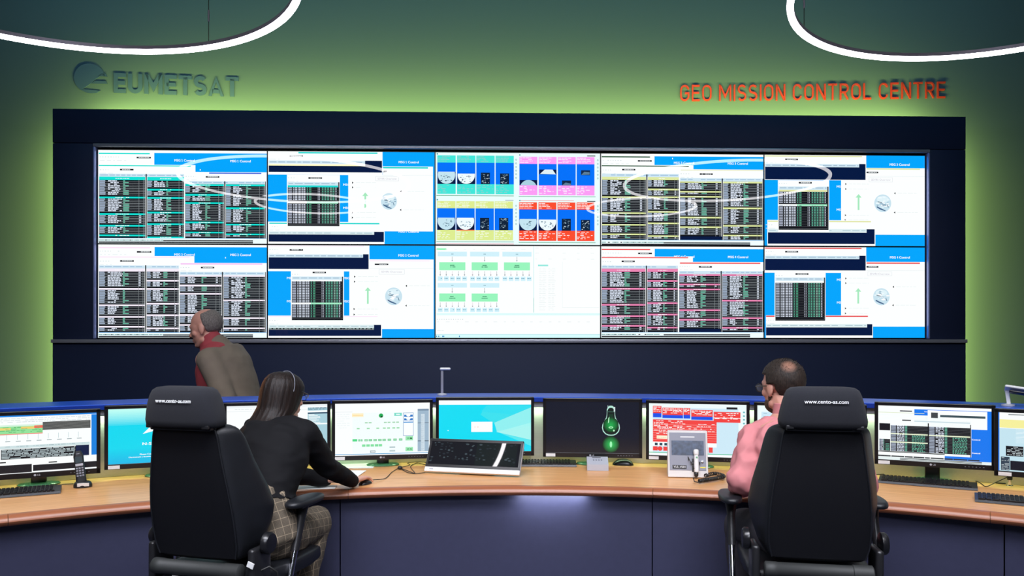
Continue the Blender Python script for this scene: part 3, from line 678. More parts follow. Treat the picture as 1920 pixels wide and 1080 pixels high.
arcband('light_cover', [(4.560, 1.075), (4.598, 1.075), (4.598, 1.105), (4.560, 1.105)], A0, A1, M_RAIL)
arcband('rear_ledge', [(4.545, 1.128), (4.55, 1.107), (4.90, 1.107), (4.90, 1.135), (4.55, 1.135)], A0, A1, M_LEDGE)
arcband('ledge_edge', [(4.538, 1.108), (4.5445, 1.108), (4.5445, 1.132), (4.538, 1.132)], A0, A1, M_LEDGE2)
# hidden green strip lamps under the ledge between the monitors and the back panel
for a in range(-36, 37, 6):
    q = radians(a); p = P(4.575, q, 1.07)
    l = area('under_ledge_light', p, p+Vector((0, 0, -1))+Vector((sin(q), cos(q), 0))*.08, .46, .02, 1.35, (.66, 1.0, .56))
    l.rotation_euler = Matrix.Rotation(-q, 4, 'Z').to_euler() 
# small unseen lamp added under the desk edge for the centre panel's highlight
p = P(3.79, ang(1035, 3.79), DZ-.05)
area('under_desk_fill_light', p, p+Vector((.0, .12, -.3)), .34, .03, 1.3, (.85, .9, 1.0))

# ------------------------------------------------------------------ monitors
MW, MH = .576, .344
def monitor(px, canvas, label, r=4.44, dz=0, tilt=0, sticker=True, w=MW, h=MH):
    a = ang(px, r); p = P(r, a, DZ)
    t = empty('monitor', p, -a+radians(tilt), label, 'monitor', 'monitors in a row along the control desk')
    zc = .218+dz
    b = MB().box((0, .018, zc), (w, .036, h), .004); b.box((0, .045, zc), (w*.6, .03, h*.6), .01)
    b.build('monitor_housing', M_BLK, t, smooth=40)
    fr = MB(); e = .018; eb = .027
    for c, d in (((0, -.001, zc+h/2-e/2), (w, .006, e)), ((0, -.001, zc-h/2+eb/2), (w, .006, eb)), ((-w/2+e/2, -.001, zc), (e, .006, h)), ((w/2-e/2, -.001, zc), (e, .006, h))): fr.box(c, d, .0015)
    bz = fr.build('bezel', M_BLKG, t)
    sw, sh = w-2*e, h-e-eb; canvas.v = [(x*sw/canvas.w, y, z*sh/canvas.h) for x, y, z in canvas.v]
    canvas.build('screen', M_SCRM, t, (0, -.0005, zc+(eb-e)/2))
    lg = MB(); M = Matrix.Translation((-.012, -.0045, zc-h/2+eb/2)) @ Matrix.Rotation(pi/2, 4, 'X')
    lg.lathe([(.0055, 0), (.0055, .0006)], n=20, M=M); flat_text(lg, 'LG', M @ Matrix.Translation((.016, 0, 0)), h=.008, depth=.0006, offset=.02)
    lg.build('logo', M_GREYP, bz)
    bt = MB()
    for k in range(6): bt.box((w*.26+k*.016, -.0045, zc-h/2+eb/2), (.006, .001, .002))
    bt.build('control_buttons', M_GREYF, bz)
    if sticker: MB().box((-w/2+.045, -.0046, zc-h/2+.012), (.055, .0008, .018)).build('sticker', M_LBL, t)
    st = MB(); st.lathe([(.0, .001), (.093, .001), (.096, .006), (.088, .012), (.03, .016)], (0, .078, 0), 40, Matrix.Scale(.62, 4, (0, 1, 0)))
    st.build('stand_base', M_BASE, t, smooth=40)
    MB().box((0, .075, .13), (.07, .03, .24), .008).build('stand_neck', M_BLKG, t, smooth=40)
    return t
def UC(bg): return Canvas((0, 0, 100, 100), MW, MH, .0001, bg)
def mtext(C, x0, x1, y0, y1, n, c=hx('aab4bc'), fill=.8, h=1.1, wmin=1, wmax=5):
    for k in range(n): C.dash(x0, x1, y0+(y1-y0)*k/n, h, c, wmin, wmax, .8, fill)
def mtable(C, x0, y0, x1, y1, bands=(), theme=None, n=18):
    C.rect(x0, y0, x1, y1, BLK); C.up(); w = x1-x0; p = (y1-y0)/n
    for k in range(n):
        y = y0+k*p; C.rect(x0, y+p*.78, x1, y+p*.92, hx('686c70'))
        C.rect(x0+w*.01, y+.1, x0+w*.14, y+p*.62, hx('a8b4c8')); C.dash(x0+w*.17, x0+w*.37, y+.1, p*.55, TXT, w*.04, w*.08, w*.015)
        C.rect(x0+w*.39, y+.1, x0+w*.45, y+p*.6, TXG); 
        if k > n*.3: C.dash(x0+w*.58, x0+w*.93, y+.1, p*.5, TXG, w*.03, w*.06, w*.02)
    C.up()
    for b in bands: C.rect(x0, y0+(y1-y0)*b, x1, y0+(y1-y0)*(b+.045), theme)
    C.l -= 2
# 1 far left
C = UC(WHT); C.up(); C.rect(95.5, 3, 100, 77, hx('1080e0')); C.rect(0, 0, 100, 2.5, hx('1080e0'))
mtext(C, 5, 94, 5, 14, 3, FAINT); C.rect(5, 16, 54, 19, hx('d8f4e0')); C.rect(10, 19, 54, 32, hx('94e49c')); C.up(); C.rect(10, 21, 28, 25, hx('f0d878')); C.rect(36, 20, 47, 24, hx('f4d070')); C.rect(47, 18.5, 54, 23, hx('f07058')); C.rect(5, 31.5, 54, 33, hx('f08878')); mtext(C, 12, 54, 20, 31, 4, hx('5fb46c'), .5)
C.rect(54, 13, 94.7, 27, hx('202426')); C.up()
for k in range(9): C.rect(54, 13.8+k*1.5, 94.7, 14.4+k*1.5, hx('8a8c88'))
for k in range(9): C.rect(16+k*8.5, 33, 16.4+k*8.5, 42, hx('b8d0d4')); C.rect(15+k*8.5, 44, 19+k*8.5, 45.2, hx('8fa0a4'))
C.rect(5, 52, 94, 57, hx('cfe2e4')); mtext(C, 6, 94, 53, 56, 1, hx('90a8b0'))
C.rect(20, 58, 82, 75, BLK); C.up()
for k in range(7): C.dash(20.5, 81.5, 58.6+k*2.35, 1.3, hx('b8c8cc'), 2, 9, .8, .85)
C.l -= 1; C.rect(82, 57, 93.5, 77, NVY); C.rect(8, 60, 19, 75, hx('c8f0e4')); C.rect(0, 75.5, 100, 98, WHT); C.up(); C.rect(18, 79, 24, 81, BLK); C.rect(59, 83, 66, 85, BLK)
C.rect(0, 85, 45, 99, hx('10141c')); C.rect(46, 87, 100, 97.5, hx('10141c')); C.rect(46, 97.5, 100, 99, WHT)
monitor(71, C, 'monitor at the far left with green and orange chart rows on white', tilt=-4, sticker=False, r=4.445, w=.552, h=.332, dz=-.002)
# 2 behind left chair: turquoise with white arrow
C = UC(hx('00d8f0')); C.up()
for k in range(10): C.rect(0, k*3, 100, k*3+3, [x*(1-k/10)+y*k/10 for x, y in zip(hx('c0fff4'), hx('00d8f0'))])
for k in range(10): C.rect(0, 70+k*3, 100, 73+k*3, [x*(k/10)+y*(1-k/10) for x, y in zip(hx('00b4e8'), hx('00d8f0'))])
C.up(); C.poly([(31, 47), (50, 12), (69, 47), (50, 38)], WHT); C.text(35, 65, 'N-S', 5, WHT, w=8, bold=1); C.text(36, 84, 'Please Contact', 2.6, WHT, w=15, bold=1); C.text(30, 89, 'Darmstadt | Building 1', 2.6, WHT, w=23, bold=1)
monitor(306, C, 'turquoise monitor with white arrow shape half hidden behind the left chair', tilt=-3, r=4.445, w=.560, h=.334, dz=.008)
# 3 right of the woman
C = UC(WHT); C.up(); C.rect(0, 0, 100, 4, hx('eef4f6')); C.rect(0, 10, 80, 10.5, FAINT); mtext(C, 2, 60, 6, 9, 1, FAINT); C.rect(80, 6, 100, 100, hx('a8d0dc'))
C.up(); mtext(C, 80.5, 99, 6.5, 11, 2, hx('3c5468')); C.rect(80, 12, 100, 15, WHT); C.rect(80, 15.5, 100, 18, hx('203c58')); C.rect(80, 36, 100, 38.5, WHT)
for k in range(8): C.rect(81, 19+k*2.1, 81+random.uniform(5, 12), 20+k*2.1, WHT)
for k in range(3): C.rect(81, 40+k*2.4, 86, 41+k*2.4, WHT)
C.rect(0, 94, 100, 96, hx('30a8d0'))
monitor(521, C, 'white monitor with a grey-blue side list behind the dark haired woman')
# 4
C = UC(WHT); C.up(); C.rect(18, 18, 87, 97, hx('f4fdfd')); C.rect(0, 16, 18, 16.5, FAINT); mtext(C, 2, 15, 20, 50, 7, hx('eaf2f2'))
C.rect(87, 12, 99, 95, hx('9fb8cc')); C.up(); C.rect(87, 12, 99, 15.5, hx('7890a8')); C.rect(90.5, 22, 94.5, 94, hx('d0e0ea')); C.rect(87, 39, 99, 39.7, BLK); C.rect(87, 74, 99, 75, BLK)
for k in range(30): C.rect(90.8, 24+k*2.3, 94.2, 25+k*2.3, hx('a8bccc'))
C.rect(17.5, 19, 29.5, 26, hx('fff0c8')); C.rect(18, 22, 29, 24, hx('ffd898')); C.ell(48, 24, 2.3, 4.2, hx('18a850')); C.up(); C.poly([(48, 24), (50, 26), (49, 28), (47.5, 26)], hx('082c14')); C.rect(62, 19, 70, 25, hx('78dcc8')); C.rect(64, 21, 68, 23, WHT)
C.rect(71.5, 19, 82.5, 64, hx('3078b8')); C.up(); C.rect(71.9, 19.8, 82.1, 63.2, WHT); C.up(); C.poly([(72.5, 23), (81.8, 23), (81.8, 27), (72.5, 27)], hx('2878c8')); C.poly([(72.5, 30), (81.8, 30), (81.8, 34), (72.5, 34)], hx('2878c8')); C.rect(72, 36.5, 82, 38.5, hx('3c90d8')); C.up(); C.ell(77, 23.5, 2.2, 3, WHT); C.ell(77, 30.5, 2.2, 3, WHT)
for x in (31, 35, 51, 55, 60, 64): C.rect(x, 36, x+3, 38.5, hx('a8d8b4'))
for x in (22.5, 33, 43, 50, 54.5, 60, 64.5): C.rect(x, 47, x+3, 49.5, hx('98dca8'))
C.rect(18, 68.5, 23, 73, hx('4ad884')); 
for x in (24, 26.5, 30.5, 35, 40, 45, 49.5, 55, 61, 67): C.rect(x, 69, x+(2 if x < 30 else 3.6), 73, hx('70cc90')); C.rect(x+.6, 70.4, x+(1.2 if x < 30 else 3), 71.5, hx('d8f4e0'))
for x in (28, 32.5, 37, 41.5, 45.5): C.rect(x, 79, x+3.6, 83.5, hx('80e0a0'))
C.rect(36.5, 91, 42, 95.5, hx('8ca0a8')); C.rect(37.1, 92, 41.4, 94.5, WHT); C.rect(57, 84, 63, 87, hx('b8ccd0')); C.rect(57, 91, 63, 94, hx('b8ccd0'))
for y in (65, 86): C.rect(74, y, 82, y+8, hx('98e8b0')); C.rect(75.5, y+2.5, 77.8, y+5.5, hx('105028')); C.rect(78.6, y+2.5, 81, y+5.5, hx('105028'))
C.rect(0, 97, 100, 98.2, hx('2c98d0'))
monitor(718, C, 'white monitor with green boxes and blue list window, left of the lamp post')
# 5
C = UC(hx('00dcf4')); C.up(); C.poly([(45, 28), (52, 10), (100, 10), (100, 30), (60, 46)], hx('38e0ee')); C.poly([(52, 9), (100, 9), (100, 20), (80, 28), (46, 22)], hx('30dcf0')); C.up(); C.poly([(60, 44), (100, 14), (100, 50), (63, 62)], hx('90f0f0')); C.poly([(62, 62), (100, 44), (100, 78)], hx('a8f4f0')); C.poly([(66, 64), (100, 78), (100, 90)], hx('58e8f0'))
C.up(); C.rect(0, 0, 100, 8.5, WHT); C.rect(35, 42, 58, 62, hx('fffdfc')); C.up(); C.dash(38.5, 43, 52, .9, hx('f4b8a8'), .8, 2, .3); C.ell(92, 98, 1, 1.2, hx('3080a0')); C.ell(10, 59, .8, 1, hx('c0f8ff'))
monitor(909.5, C, 'bright turquoise monitor with a white box behind the tilted touch panel', dz=.012, sticker=False)
# 6 bulb
C = UC(hx('030a1e')); C.up(); 
for k in range(10): C.rect(0, 70+3*k, 100, 73+3*k, [a*(1-k/10)+b*k/10 for a, b in zip(hx('040a1c'), hx('0b0c14'))])
def bulb(s, dy=0):
    prof = [(.0, 50), (3, 49.6), (6, 47.5), (8.6, 43), (9.6, 37), (9, 31), (7, 25), (5, 19.5), (4.4, 14), (4.3, 6), (3.2, 2), (1.8, 0), (0, -.4)]
    L = [(70-x*s, 40+(y*1.16-40)*s+dy) for x, y in prof]; R = [(70+x*s, 40+(y*1.16-40)*s+dy) for x, y in prof[::-1]]
    return L+R
C.up(); C.poly([(x, y+8) for x, y in bulb(1)], hx('b8e8d8')); C.up(); C.poly([(x, y+8) for x, y in bulb(.90)], hx('04160f')); C.up()
for k in range(12):
    q = 1-k/12; C.ell(70, 45, 8.3*q, 15*q, [a*(1-q)+b*q for a, b in zip(hx('16b850'), hx('052d12'))]); C.up(.4)
C.rect(66.5, 7, 67, 14, hx('c0d8dc')); C.rect(73, 10, 74.5, 20, hx('d8e8e8')); C.rect(65.8, 19, 74.5, 20, hx('407060')); C.poly([(67.2, 32), (68.4, 29), (68, 40), (66.8, 42)], hx('b0f0c0')); C.ell(70, 50, 2.4, 2, hx('b8ffc8')); C.ell(70, 50, 1.5, 1.1, hx('18a848')); C.ell(73.2, 56, .9, 1.8, hx('c8ffd0'))
for q in (68.6, 70, 71.2): C.rect(q, 24, q+.2, 46, hx('308850'))
C.l = 3
for k in range(12):
    q = 1-k/12; C.ell(70, 83, 9.4*q, 17*q, [a*(1-q)+b*q for a, b in zip(hx('30c860'), hx('04180c'))]); C.up(.4)
C.ell(70, 83, 1.3, 6, hx('a0f8b8'))
monitor(1110.5, C, 'dark monitor showing a green glowing light bulb picture', dz=.006)
# 7 red alarms
C = UC(hx('effcfc')); C.up(); R2 = hx('f2403c')
C.rect(4, 8, 92, 96, hx('cdeaf8')); C.up()
for a, b, y0, y1, y2 in ((4, 13, 5, 19, 27), (14, 35.5, 8, 22, 28), (36, 43, 8, 21, 28), (44, 66, 11, 24, 30)):
    C.rect(a, y0, b, y1, R2); C.rect(a, y1, b, y2, hx('1050e8')); C.up(); mtext(C, a+.6, b-1, y0+1.5, y1-2, 4, WHT, .7, 1.3); C.l -= 1
C.rect(67, 14, 94, 34, R2); C.up(); mtext(C, 68, 92, 16, 33, 5, WHT, .5, 1.3); C.rect(67, 25, 94, 26, WHT); C.l -= 1
C.rect(4, 31, 70, 74, R2); C.up(); mtext(C, 5, 35, 33, 60, 9, WHT, .65, 1.3); mtext(C, 35, 68, 38, 56, 4, WHT, .5, 1.1); 
for k in range(8): C.rect(4, 40+k*4.2, 70, 40.5+k*4.2, hx('ffb0a8'))
C.rect(8, 62, 20, 68, hx('fffbe0')); C.rect(8, 64.5, 20, 65.4, hx('d0c060')); C.l -= 1
C.rect(4, 74, 70, 82, WHT); C.up(); [C.rect(6+k*5, 76, 9+k*5, 81, hx('204050')) for k in range(5)]; C.rect(4, 83, 9, 91, R2); C.ell(11.5, 87, 2.6, 4.4, R2); C.rect(15, 83, 21, 91, R2); C.rect(62, 82, 66, 92, R2)
C.rect(80, 5, 91, 9, BLK); C.rect(0, 94, 95, 95.2, hx('30b870')); C.rect(0, 96, 100, 100, WHT)
for k in range(6): C.ell(97.5, 14+k*7, 1, 1.6, hx('60b8bc'))
monitor(1307, C, 'monitor full of red alarm boxes behind the grey intercom unit')
# 8 behind the man
C = UC(hx('effcfc')); C.up(); C.rect(4, 12, 88, 80, hx('cdeaf8')); C.rect(80, 5, 91, 9, BLK); C.up(); mtext(C, 6, 60, 14, 60, 8, hx('8fb4c4')); C.rect(0, 94, 95, 95.2, hx('30b870'))
for k in range(6): C.ell(97, 14+k*8, 1.1, 1.8, hx('60b8bc'))
monitor(1517, C, 'pale blue monitor mostly hidden behind the man and right chair')
# 9 right
C = UC(hx('1078f0')); C.up(); C.rect(0, 0, 100, 5, WHT); C.rect(0, 3, 33, 100, WHT); C.rect(33, 16, 43, 100, WHT); C.rect(0, 16, 60, 100, hx('f2fafa')); C.rect(45, 6, 96.5, 38, WHT); C.rect(33, 23, 83, 88, hx('f4fafa')); C.up()
C.rect(20, 8, 31, 10, BLK); C.rect(22, 25, 30, 27, BLK); C.rect(48, 10, 54, 20, hx('404448')); C.rect(56, 14, 95, 18, hx('3c5058')); C.rect(0, 12, 42, 13, hx('dce8c0')); C.rect(33, 26, 82, 28, hx('c8dce4')); C.rect(1, 33, 11, 46, hx('080a14'))
mtable(C, 11.5, 36, 45, 84, (.30, .62), hx('e8f0d0')); mtable(C, 46, 36, 82, 84, (.31,), hx('e8f0d0')); C.rect(45, 30, 46, 84, BLK); C.rect(82, 30, 82.7, 88, BLK); mtable(C, 1, 62, 11, 84, (), None, 8)
C.up(2); C.rect(0, 87, 60, 96, WHT); C.rect(0, 84.5, 60, 86, BLK); C.up(); C.dash(0, 90, 92, 2.4, hx('30383c'), 3, 12, .6); C.rect(0, 95, 100, 100, hx('e8f4f4')); C.up(); C.rect(20, 95.6, 92, 97, hx('404448')); C.rect(20, 98, 92, 99, hx('404448'))
C.text(87, 56, 'Control', 2.6, WHT, w=7, bold=1); C.text(87, 80, 'Control', 2.6, WHT, w=7, bold=1); C.text(43.5, 9, 'MSG', 2.4, WHT, w=3)
monitor(1750, C, 'monitor with black and green lists on blue, right of the right chair', tilt=4.5, dz=.028, r=4.445, w=.548, h=.328)
# 10 far right
C = UC(WHT); C.up(); C.rect(0, 12, 100, 26, hx('f6f09c')); C.rect(0, 27, 40, 100, hx('c4e4f0')); C.rect(14, 28, 60, 52, WHT); C.up(); C.rect(6, 57, 20, 74, BLK); C.up(); mtext(C, 7, 19.5, 58, 74, 6, hx('c0ccd0')); C.rect(2, 76, 9, 99, hx('304050')); mtext(C, 2.5, 8.6, 77, 99, 9, hx('c0ccd0')); C.rect(9.5, 82, 45, 98, hx('0a1020')); C.rect(8, 2.5, 40, 4, hx('6c7478')); C.rect(30, 0, 31, 12, hx('f08070')); C.rect(0, 60, .8, 100, hx('1078f0')); C.rect(0, 0, .8, 60, hx('1078f0'))
monitor(1992, C, 'monitor cut off at the far right edge with a yellow band', tilt=4, dz=.014, r=4.44, w=.552, h=.332)

# ------------------------------------------------------------------ things on the desk
def onarc(px, y, z=DZ):
    Y = F*(CAMZ-z)/(y-640); return Vector(((px-960)/F*Y, Y, z))
def keyboard(px, y, rz, label, w=.44, d=.135):
    p = onarc(px, y); t = empty('keyboard', p, rz, label, 'keyboard', 'black keyboards lying on the control desk')
    b = MB(); prof = [(-d/2, .002), (-d/2+.004, .012), (d/2-.02, .024), (d/2, .022), (d/2, .002)]
    rings = [[Vector((x, yy, zz)) for yy, zz in prof] for x in (-w/2, w/2)]; b.loft(rings); b.build('case', M_BLK, t)
    k = MB()
    for r in range(6):
        yy = -d/2+.020+r*.0185; zz = .0155+r*.0019; x = -w/2+.012; widths = {0: [.03, .022, .03, .105, .03, .022, .03]}.get(r, [.0165]*15)
        for q in widths+[.0165]*7:
            if x+q > w/2-.01: break
            k.box((x+q/2, yy, zz), (q-.003, .0150, .007), .0012, 1); x += q+.0015
    k.build('keys', M_BLKG, t)
    return t
keyboard(14, 929, radians(28), 'black keyboard at the left edge of the desk')
keyboard(563, 893, radians(6), 'black keyboard in front of the woman on the desk')
keyboard(1010, 872, radians(-2), 'black keyboard behind the tilted touch panel beside the silver box')
keyboard(1738, 909, radians(-29.5), 'black keyboard below the monitor right of the right chair')
keyboard(1935, 946, radians(-30), 'black keyboard cut off by the right edge')
# mouse
def mouse(p, rz, label, m, L=.115):
    t = empty('computer_mouse', p, rz, label, 'mouse')
    b = MB(); rings = []
    for i in range(11):
        u = i/10; y = (u-.5)*L; hw = .031*sqrt(max(.02, 1-(2*u-1)**4))*(1-.12*cos(pi*u)); hh = .036*sqrt(max(.02, 1-(2*u-1)**2))*(.8+.3*(1-u))
        rings.append([Vector((hw*cos(a), y, .002+max(0, hh*sin(a)))) for a in [pi*k/12 for k in range(13)]])
    b.loft(rings); b.build('mouse_body', m, t, smooth=60)
    MB().tube([(0, L*.18, .030), (0, L*.30, .026)], .004, 8).build('scroll_wheel', M_BLKG, t)
    return t
mouse(onarc(1168, 872), radians(70), 'black computer mouse lying sideways right of the silver box', M_BLKG, .125)
# silver switch box
p = onarc(1121, 883); t = empty('switch_box', p, radians(-4), 'small silver box with sloping top next to the mouse', 'control box')
b = MB(); b.loft([[Vector((x, y, z)) for y, z in ((0, .001), (0, .036), (.012, .040), (.10, .066), (.11, .062), (.11, .001))] for x in (-.06, .06)]); b.build('case', M_GREYP, t)
M = Matrix.Translation((0, .055, .0535)) @ Matrix.Rotation(radians(16.5), 4, 'X')
b = MB()
for k in range(4): b.box(M @ Vector((-.022+k*.015, .0, .0006)), (.008, .016, .002), .0005, 1, M.to_3x3().to_4x4())
b.build('buttons', M_GREYF, t); b = MB(); b.box(M @ Vector((-.005, .032, .0004)), (.05, .006, .001), 0, 1, M.to_3x3().to_4x4()); b.build('name_plate', M_BLK, t)
# cordless phone in its cradle
p = onarc(155, 914); t = empty('cordless_phone', p, radians(24), 'black cordless phone standing in its charging cradle on the left desk', 'phone')
b = MB(); b.loft([[Vector((x*s, y*s+.01, z)) for x, y in [(.042*cos(a), .036*sin(a)) for a in [2*pi*k/24 for k in range(24)]]] for z, s in ((.001, 1), (.012, 1), (.024, .9), (.030, .72))]); b.build('cradle', M_BLK, t, smooth=40)
MB().box((.004, -.024, .017), (.052, .004, .016), 0, 1, Matrix.Rotation(.15, 4, 'X')).build('cradle_label', M_LBL, t)
Mh = Matrix.Translation((-.006, .008, .028)) @ Matrix.Rotation(radians(-12), 4, 'X') @ Matrix.Rotation(radians(-7), 4, 'Y')
b = MB(); rr = []
for i in range(13):
    u = i/12; z = u*.155; hw = .024-.002*sin(pi*u)-(.010*max(0, u-.85)/.15)
    rr.append([Mh @ Vector((hw*math.copysign(abs(cos(a))**.6, cos(a)), .012*math.copysign(abs(sin(a))**.6, sin(a)), z)) for a in [2*pi*k/20 for k in range(20)]])
b.loft(rr); b.build('handset', M_BLK, t, smooth=50)
h = t.children[-1]
def onh(c, d, name, m, r=0): b = MB(); b.box((0, 0, 0), d, r, 1); b.v = [tuple(Mh @ (Vector(v)+Vector(c))) for v in b.v]; return b.build(name, m, h)
onh((0, -.0125, .110), (.032, .002, .030), 'phone_display', mat('phone_display', (.05, .07, .08), .15)); onh((0, -.0125, .084), (.034, .003, .012), 'menu_keys', M_GREYP, .001)
b = MB()
for r in range(4):
    for c in range(3): q = MB(); q.box((0, 0, 0), (.009, .003, .0075), .001, 1); b.add([Mh @ (Vector(v)+Vector((-.0125+c*.0125, -.0125, .030+r*.0125))) for v in q.v], q.f)
b.build('number_keys', M_GREYF, h)
onh((0, -.0125, .140), (.014, .002, .003), 'earpiece', M_GREYF)
def cable(pts, r, label, m=M_CABLE, cat='cable', smooth=True):
    P_ = [Vector(p) for p in pts]; out = []
    for i in range(len(P_)-1):
        p0 = P_[max(i-1, 0)]; p1 = P_[i]; p2 = P_[i+1]; p3 = P_[min(i+2, len(P_)-1)]
        for k in range(8):
            u = k/8; out.append(.5*((2*p1)+(-p0+p2)*u+(2*p0-5*p1+4*p2-p3)*u*u+(-p0+3*p1-3*p2+p3)*u**3))
    out.append(P_[-1]); o = MB().tube(out, r, 8).build('cable', m, smooth=60); return tag(o, label, cat)
Z = DZ+.004
cable([onarc(138, 907, Z), onarc(120, 908, Z), onarc(104, 909, Z), onarc(97, 900, Z), onarc(96, 892, Z)], .0022, 'thin black cable leading to the cordless phone cradle')
# touch panel (tilted glass screen)
pa = onarc(797, 887); pb = onarc(972, 897); cpt = (pa+pb)/2; rz = atan2(pb.y-pa.y, pb.x-pa.x)+radians(3); TW = (pb-pa).length
t = empty('touch_panel', cpt+Vector((0, 0, .0115)), rz, 'wide black glass touch panel leaning back on the desk, white lower edge', 'touch panel')
RX = Matrix.Rotation(radians(-31.5), 4, 'X')
TH = .172
def tp(name, c, d, m, r=.001, par=t):
    b = MB(); b.box((0, 0, 0), d, r, 1); b.v = [tuple(RX @ (Vector(v)+Vector(c))) for v in b.v]; return b.build(name, m, par)
tp('bottom_strip', (0, .006, .016), (TW, .020, .026), M_WHITE, .002)
tp('glass_body', (0, .008, .029+TH/2), (TW, .018, TH), M_BLKG, .002)
tp('side_edge', (TW/2+.001, .006, .016+TH/2), (.002, .016, TH), M_GREYP, .0005)
C = Canvas((0, 0, 100, 100), TW*.95, TH*.80, .00006, hx('05070c')); C.up(); C.rect(52, 2, 97, 98, hx('0c1712')); C.up()
for (x, y) in [(4, 8), (8, 5), (12, 12), (18, 6), (22, 8), (5, 18), (12, 22), (17, 24), (21, 20), (24, 28), (12, 36), (17, 34), (21, 38), (25, 42), (11, 50), (16, 54), (20, 50), (12, 64), (17, 70), (21, 66), (3, 70), (3, 80), (2, 86), (40, 6), (41, 10), (48, 14), (47, 18), (46, 34), (45, 38), (41, 52), (46, 55), (50, 58), (43, 68), (43, 76), (30, 66), (30, 74), (34, 74), (38, 72), (39, 76), (56, 10), (56, 30), (57, 44), (60, 56), (53, 66), (57, 70), (54, 76), (62, 74), (64, 12), (64, 26), (67, 24), (72, 10), (72, 26), (84, 34), (72, 66), (86, 70), (90, 74), (93, 66), (95, 80), (90, 10), (94, 6), (88, 64)]:
    C.ell(x, y, random.uniform(.8, 2), random.uniform(1.8, 4.5), random.choice([hx('2c383e'), hx('414e54'), hx('20292e')]), 7)
o = C.build('touch_screen', M_SCRP, t); o.matrix_local = RX @ Matrix.Translation((0, -.0012, .029+TH/2))
tp('small_mark', (-TW/2+.04, -.0043, .016), (.022, .0006, .004), M_GREYF, 0)
MB().box((0, .098, .052), (.2, .006, .10), .002, 1, Matrix.Rotation(radians(28), 4, 'X')).build('rear_support', M_BLK, t)
# cables left of the touch panel
cable([onarc(699, 900, DZ+.012), onarc(722, 897, Z), onarc(735, 885, Z), onarc(750, 876, Z)], .002, 'thin mouse cable running from the hand to the black knot')
tag(MB().ell(onarc(750, 877, DZ+.012), (.014, .012, .011)).build('cable_knot', M_CABLE, smooth=60), 'small black cable knot on the desk left of the touch panel', 'cable')
cable([onarc(752, 876, Z), onarc(768, 872, .752), onarc(765, 868, .765), onarc(785, 866, .76), onarc(803, 868, .75)], .002, 'upper thin black cable loop left of the touch panel')
cable([onarc(752, 878, Z), onarc(768, 884, Z), onarc(778, 887, Z), onarc(770, 875, Z), onarc(782, 868, Z), onarc(800, 872, Z)], .002, 'tangled black cable loop between knot and touch panel')
cable([onarc(752, 879, Z), onarc(765, 886, Z), onarc(780, 888, Z), onarc(797, 886, Z)], .002, 'lowest black cable reaching the touch panel corner')
cable([onarc(1000, 866, .80), onarc(1010, 867, .81), onarc(1015, 863, .77), onarc(1017, 862, Z)], .002, 'thin black cable bending behind the keyboard beside the bulb monitor')
# papers in front of the woman
def paper(px, y, rz, label, w=.297, d=.21, z=DZ+.001):
    o = MB().box((0, 0, 0), (w, d, .0012)).build('paper_sheet', M_PAPER, loc=onarc(px, y, z)+Vector((0, 0, .0006)), rz=rz); return tag(o, label, 'paper', 'papers lying in front of the woman')
paper(655, 873, radians(4), 'white paper sheet lying farthest back, in front of the white monitor'); paper(628, 888, radians(-3), 'white paper sheet partly under the woman arm', z=DZ+.003)
paper(590, 914, radians(5), 'white paper sheet at the desk edge below the woman forearms', .21, .10)
# intercom unit
pa = onarc(1253, 896); pb = onarc(1327, 896); c_ = (pa+pb)/2; W_ = (pb-pa).length; rz = radians(-8)
t = empty('intercom_unit', c_, rz, 'light grey intercom unit labelled VLS_VS01 with dark display', 'intercom')
HH = .25; RX = Matrix.Rotation(radians(-14), 4, 'X')
def ic(name, c, d, m, r=.001, par=t, n=1):
    b = MB(); b.box((0, 0, 0), d, r, n); b.v = [tuple(RX @ (Vector(v)+Vector(c))) for v in b.v]; return b.build(name, m, par)
b = MB(); b.loft([[Vector((x, y, z)) for y, z in ((0, .001), (.062, .245), (.085, .245), (.14, .001))] for x in (-W_/2+.003, W_/2-.003)]); b.build('case', mat('cream_plastic', (.62, .60, .58), .5), t)
cr = bpy.data.materials['cream_plastic']
ic('frame', (0, -.004, HH/2+.002), (W_, .012, HH), cr, .003, t, 2)
ic('front_plate', (0, -.0105, HH/2+.014), (W_-.020, .003, HH-.048), M_GREYF); fp = t.children[-1]
ic('display', (0, -.0125, .158), (W_*.80, .002, .078), mat('intercom_display', (.035, .055, .10), .25, var=.5, vscale=60), .0005, fp)
ic('name_strip', (0, -.0125, .217), (.075, .001, .006), M_LBL, 0, fp); 
lb = ic('black_label', (-W_*.21, -.013, .056), (.074, .002, .020), M_BLK, 0, fp)
b = MB(); flat_text(b, 'VLS_VS01', RX @ Matrix.Translation((-W_*.21, -.014, .056)) @ Matrix.Rotation(pi/2, 4, 'X'), w=.062, depth=.0006, offset=.01); b.build('lettering', M_LBL, lb)
ic('yellow_label', (W_*.37, -.0125, .055), (.028, .001, .006), mat('yellow_label', (.75, .65, .05), .5), 0, fp)
b = MB(); b.lathe([(.006, 0), (.006, .005), (.003, .006)], n=16, M=RX @ Matrix.Translation((W_*.36, -.012, .085)) @ Matrix.Rotation(pi/2, 4, 'X')); b.build('jack_socket', M_CHROME, fp)
ic('microphone_clip', (W_*.19, -.018, .078), (.05, .014, .014), M_BLK, .003, fp); ic('clip_plate', (W_*.17, -.0135, .066), (.03, .003, .07), M_BLK, .001, fp)
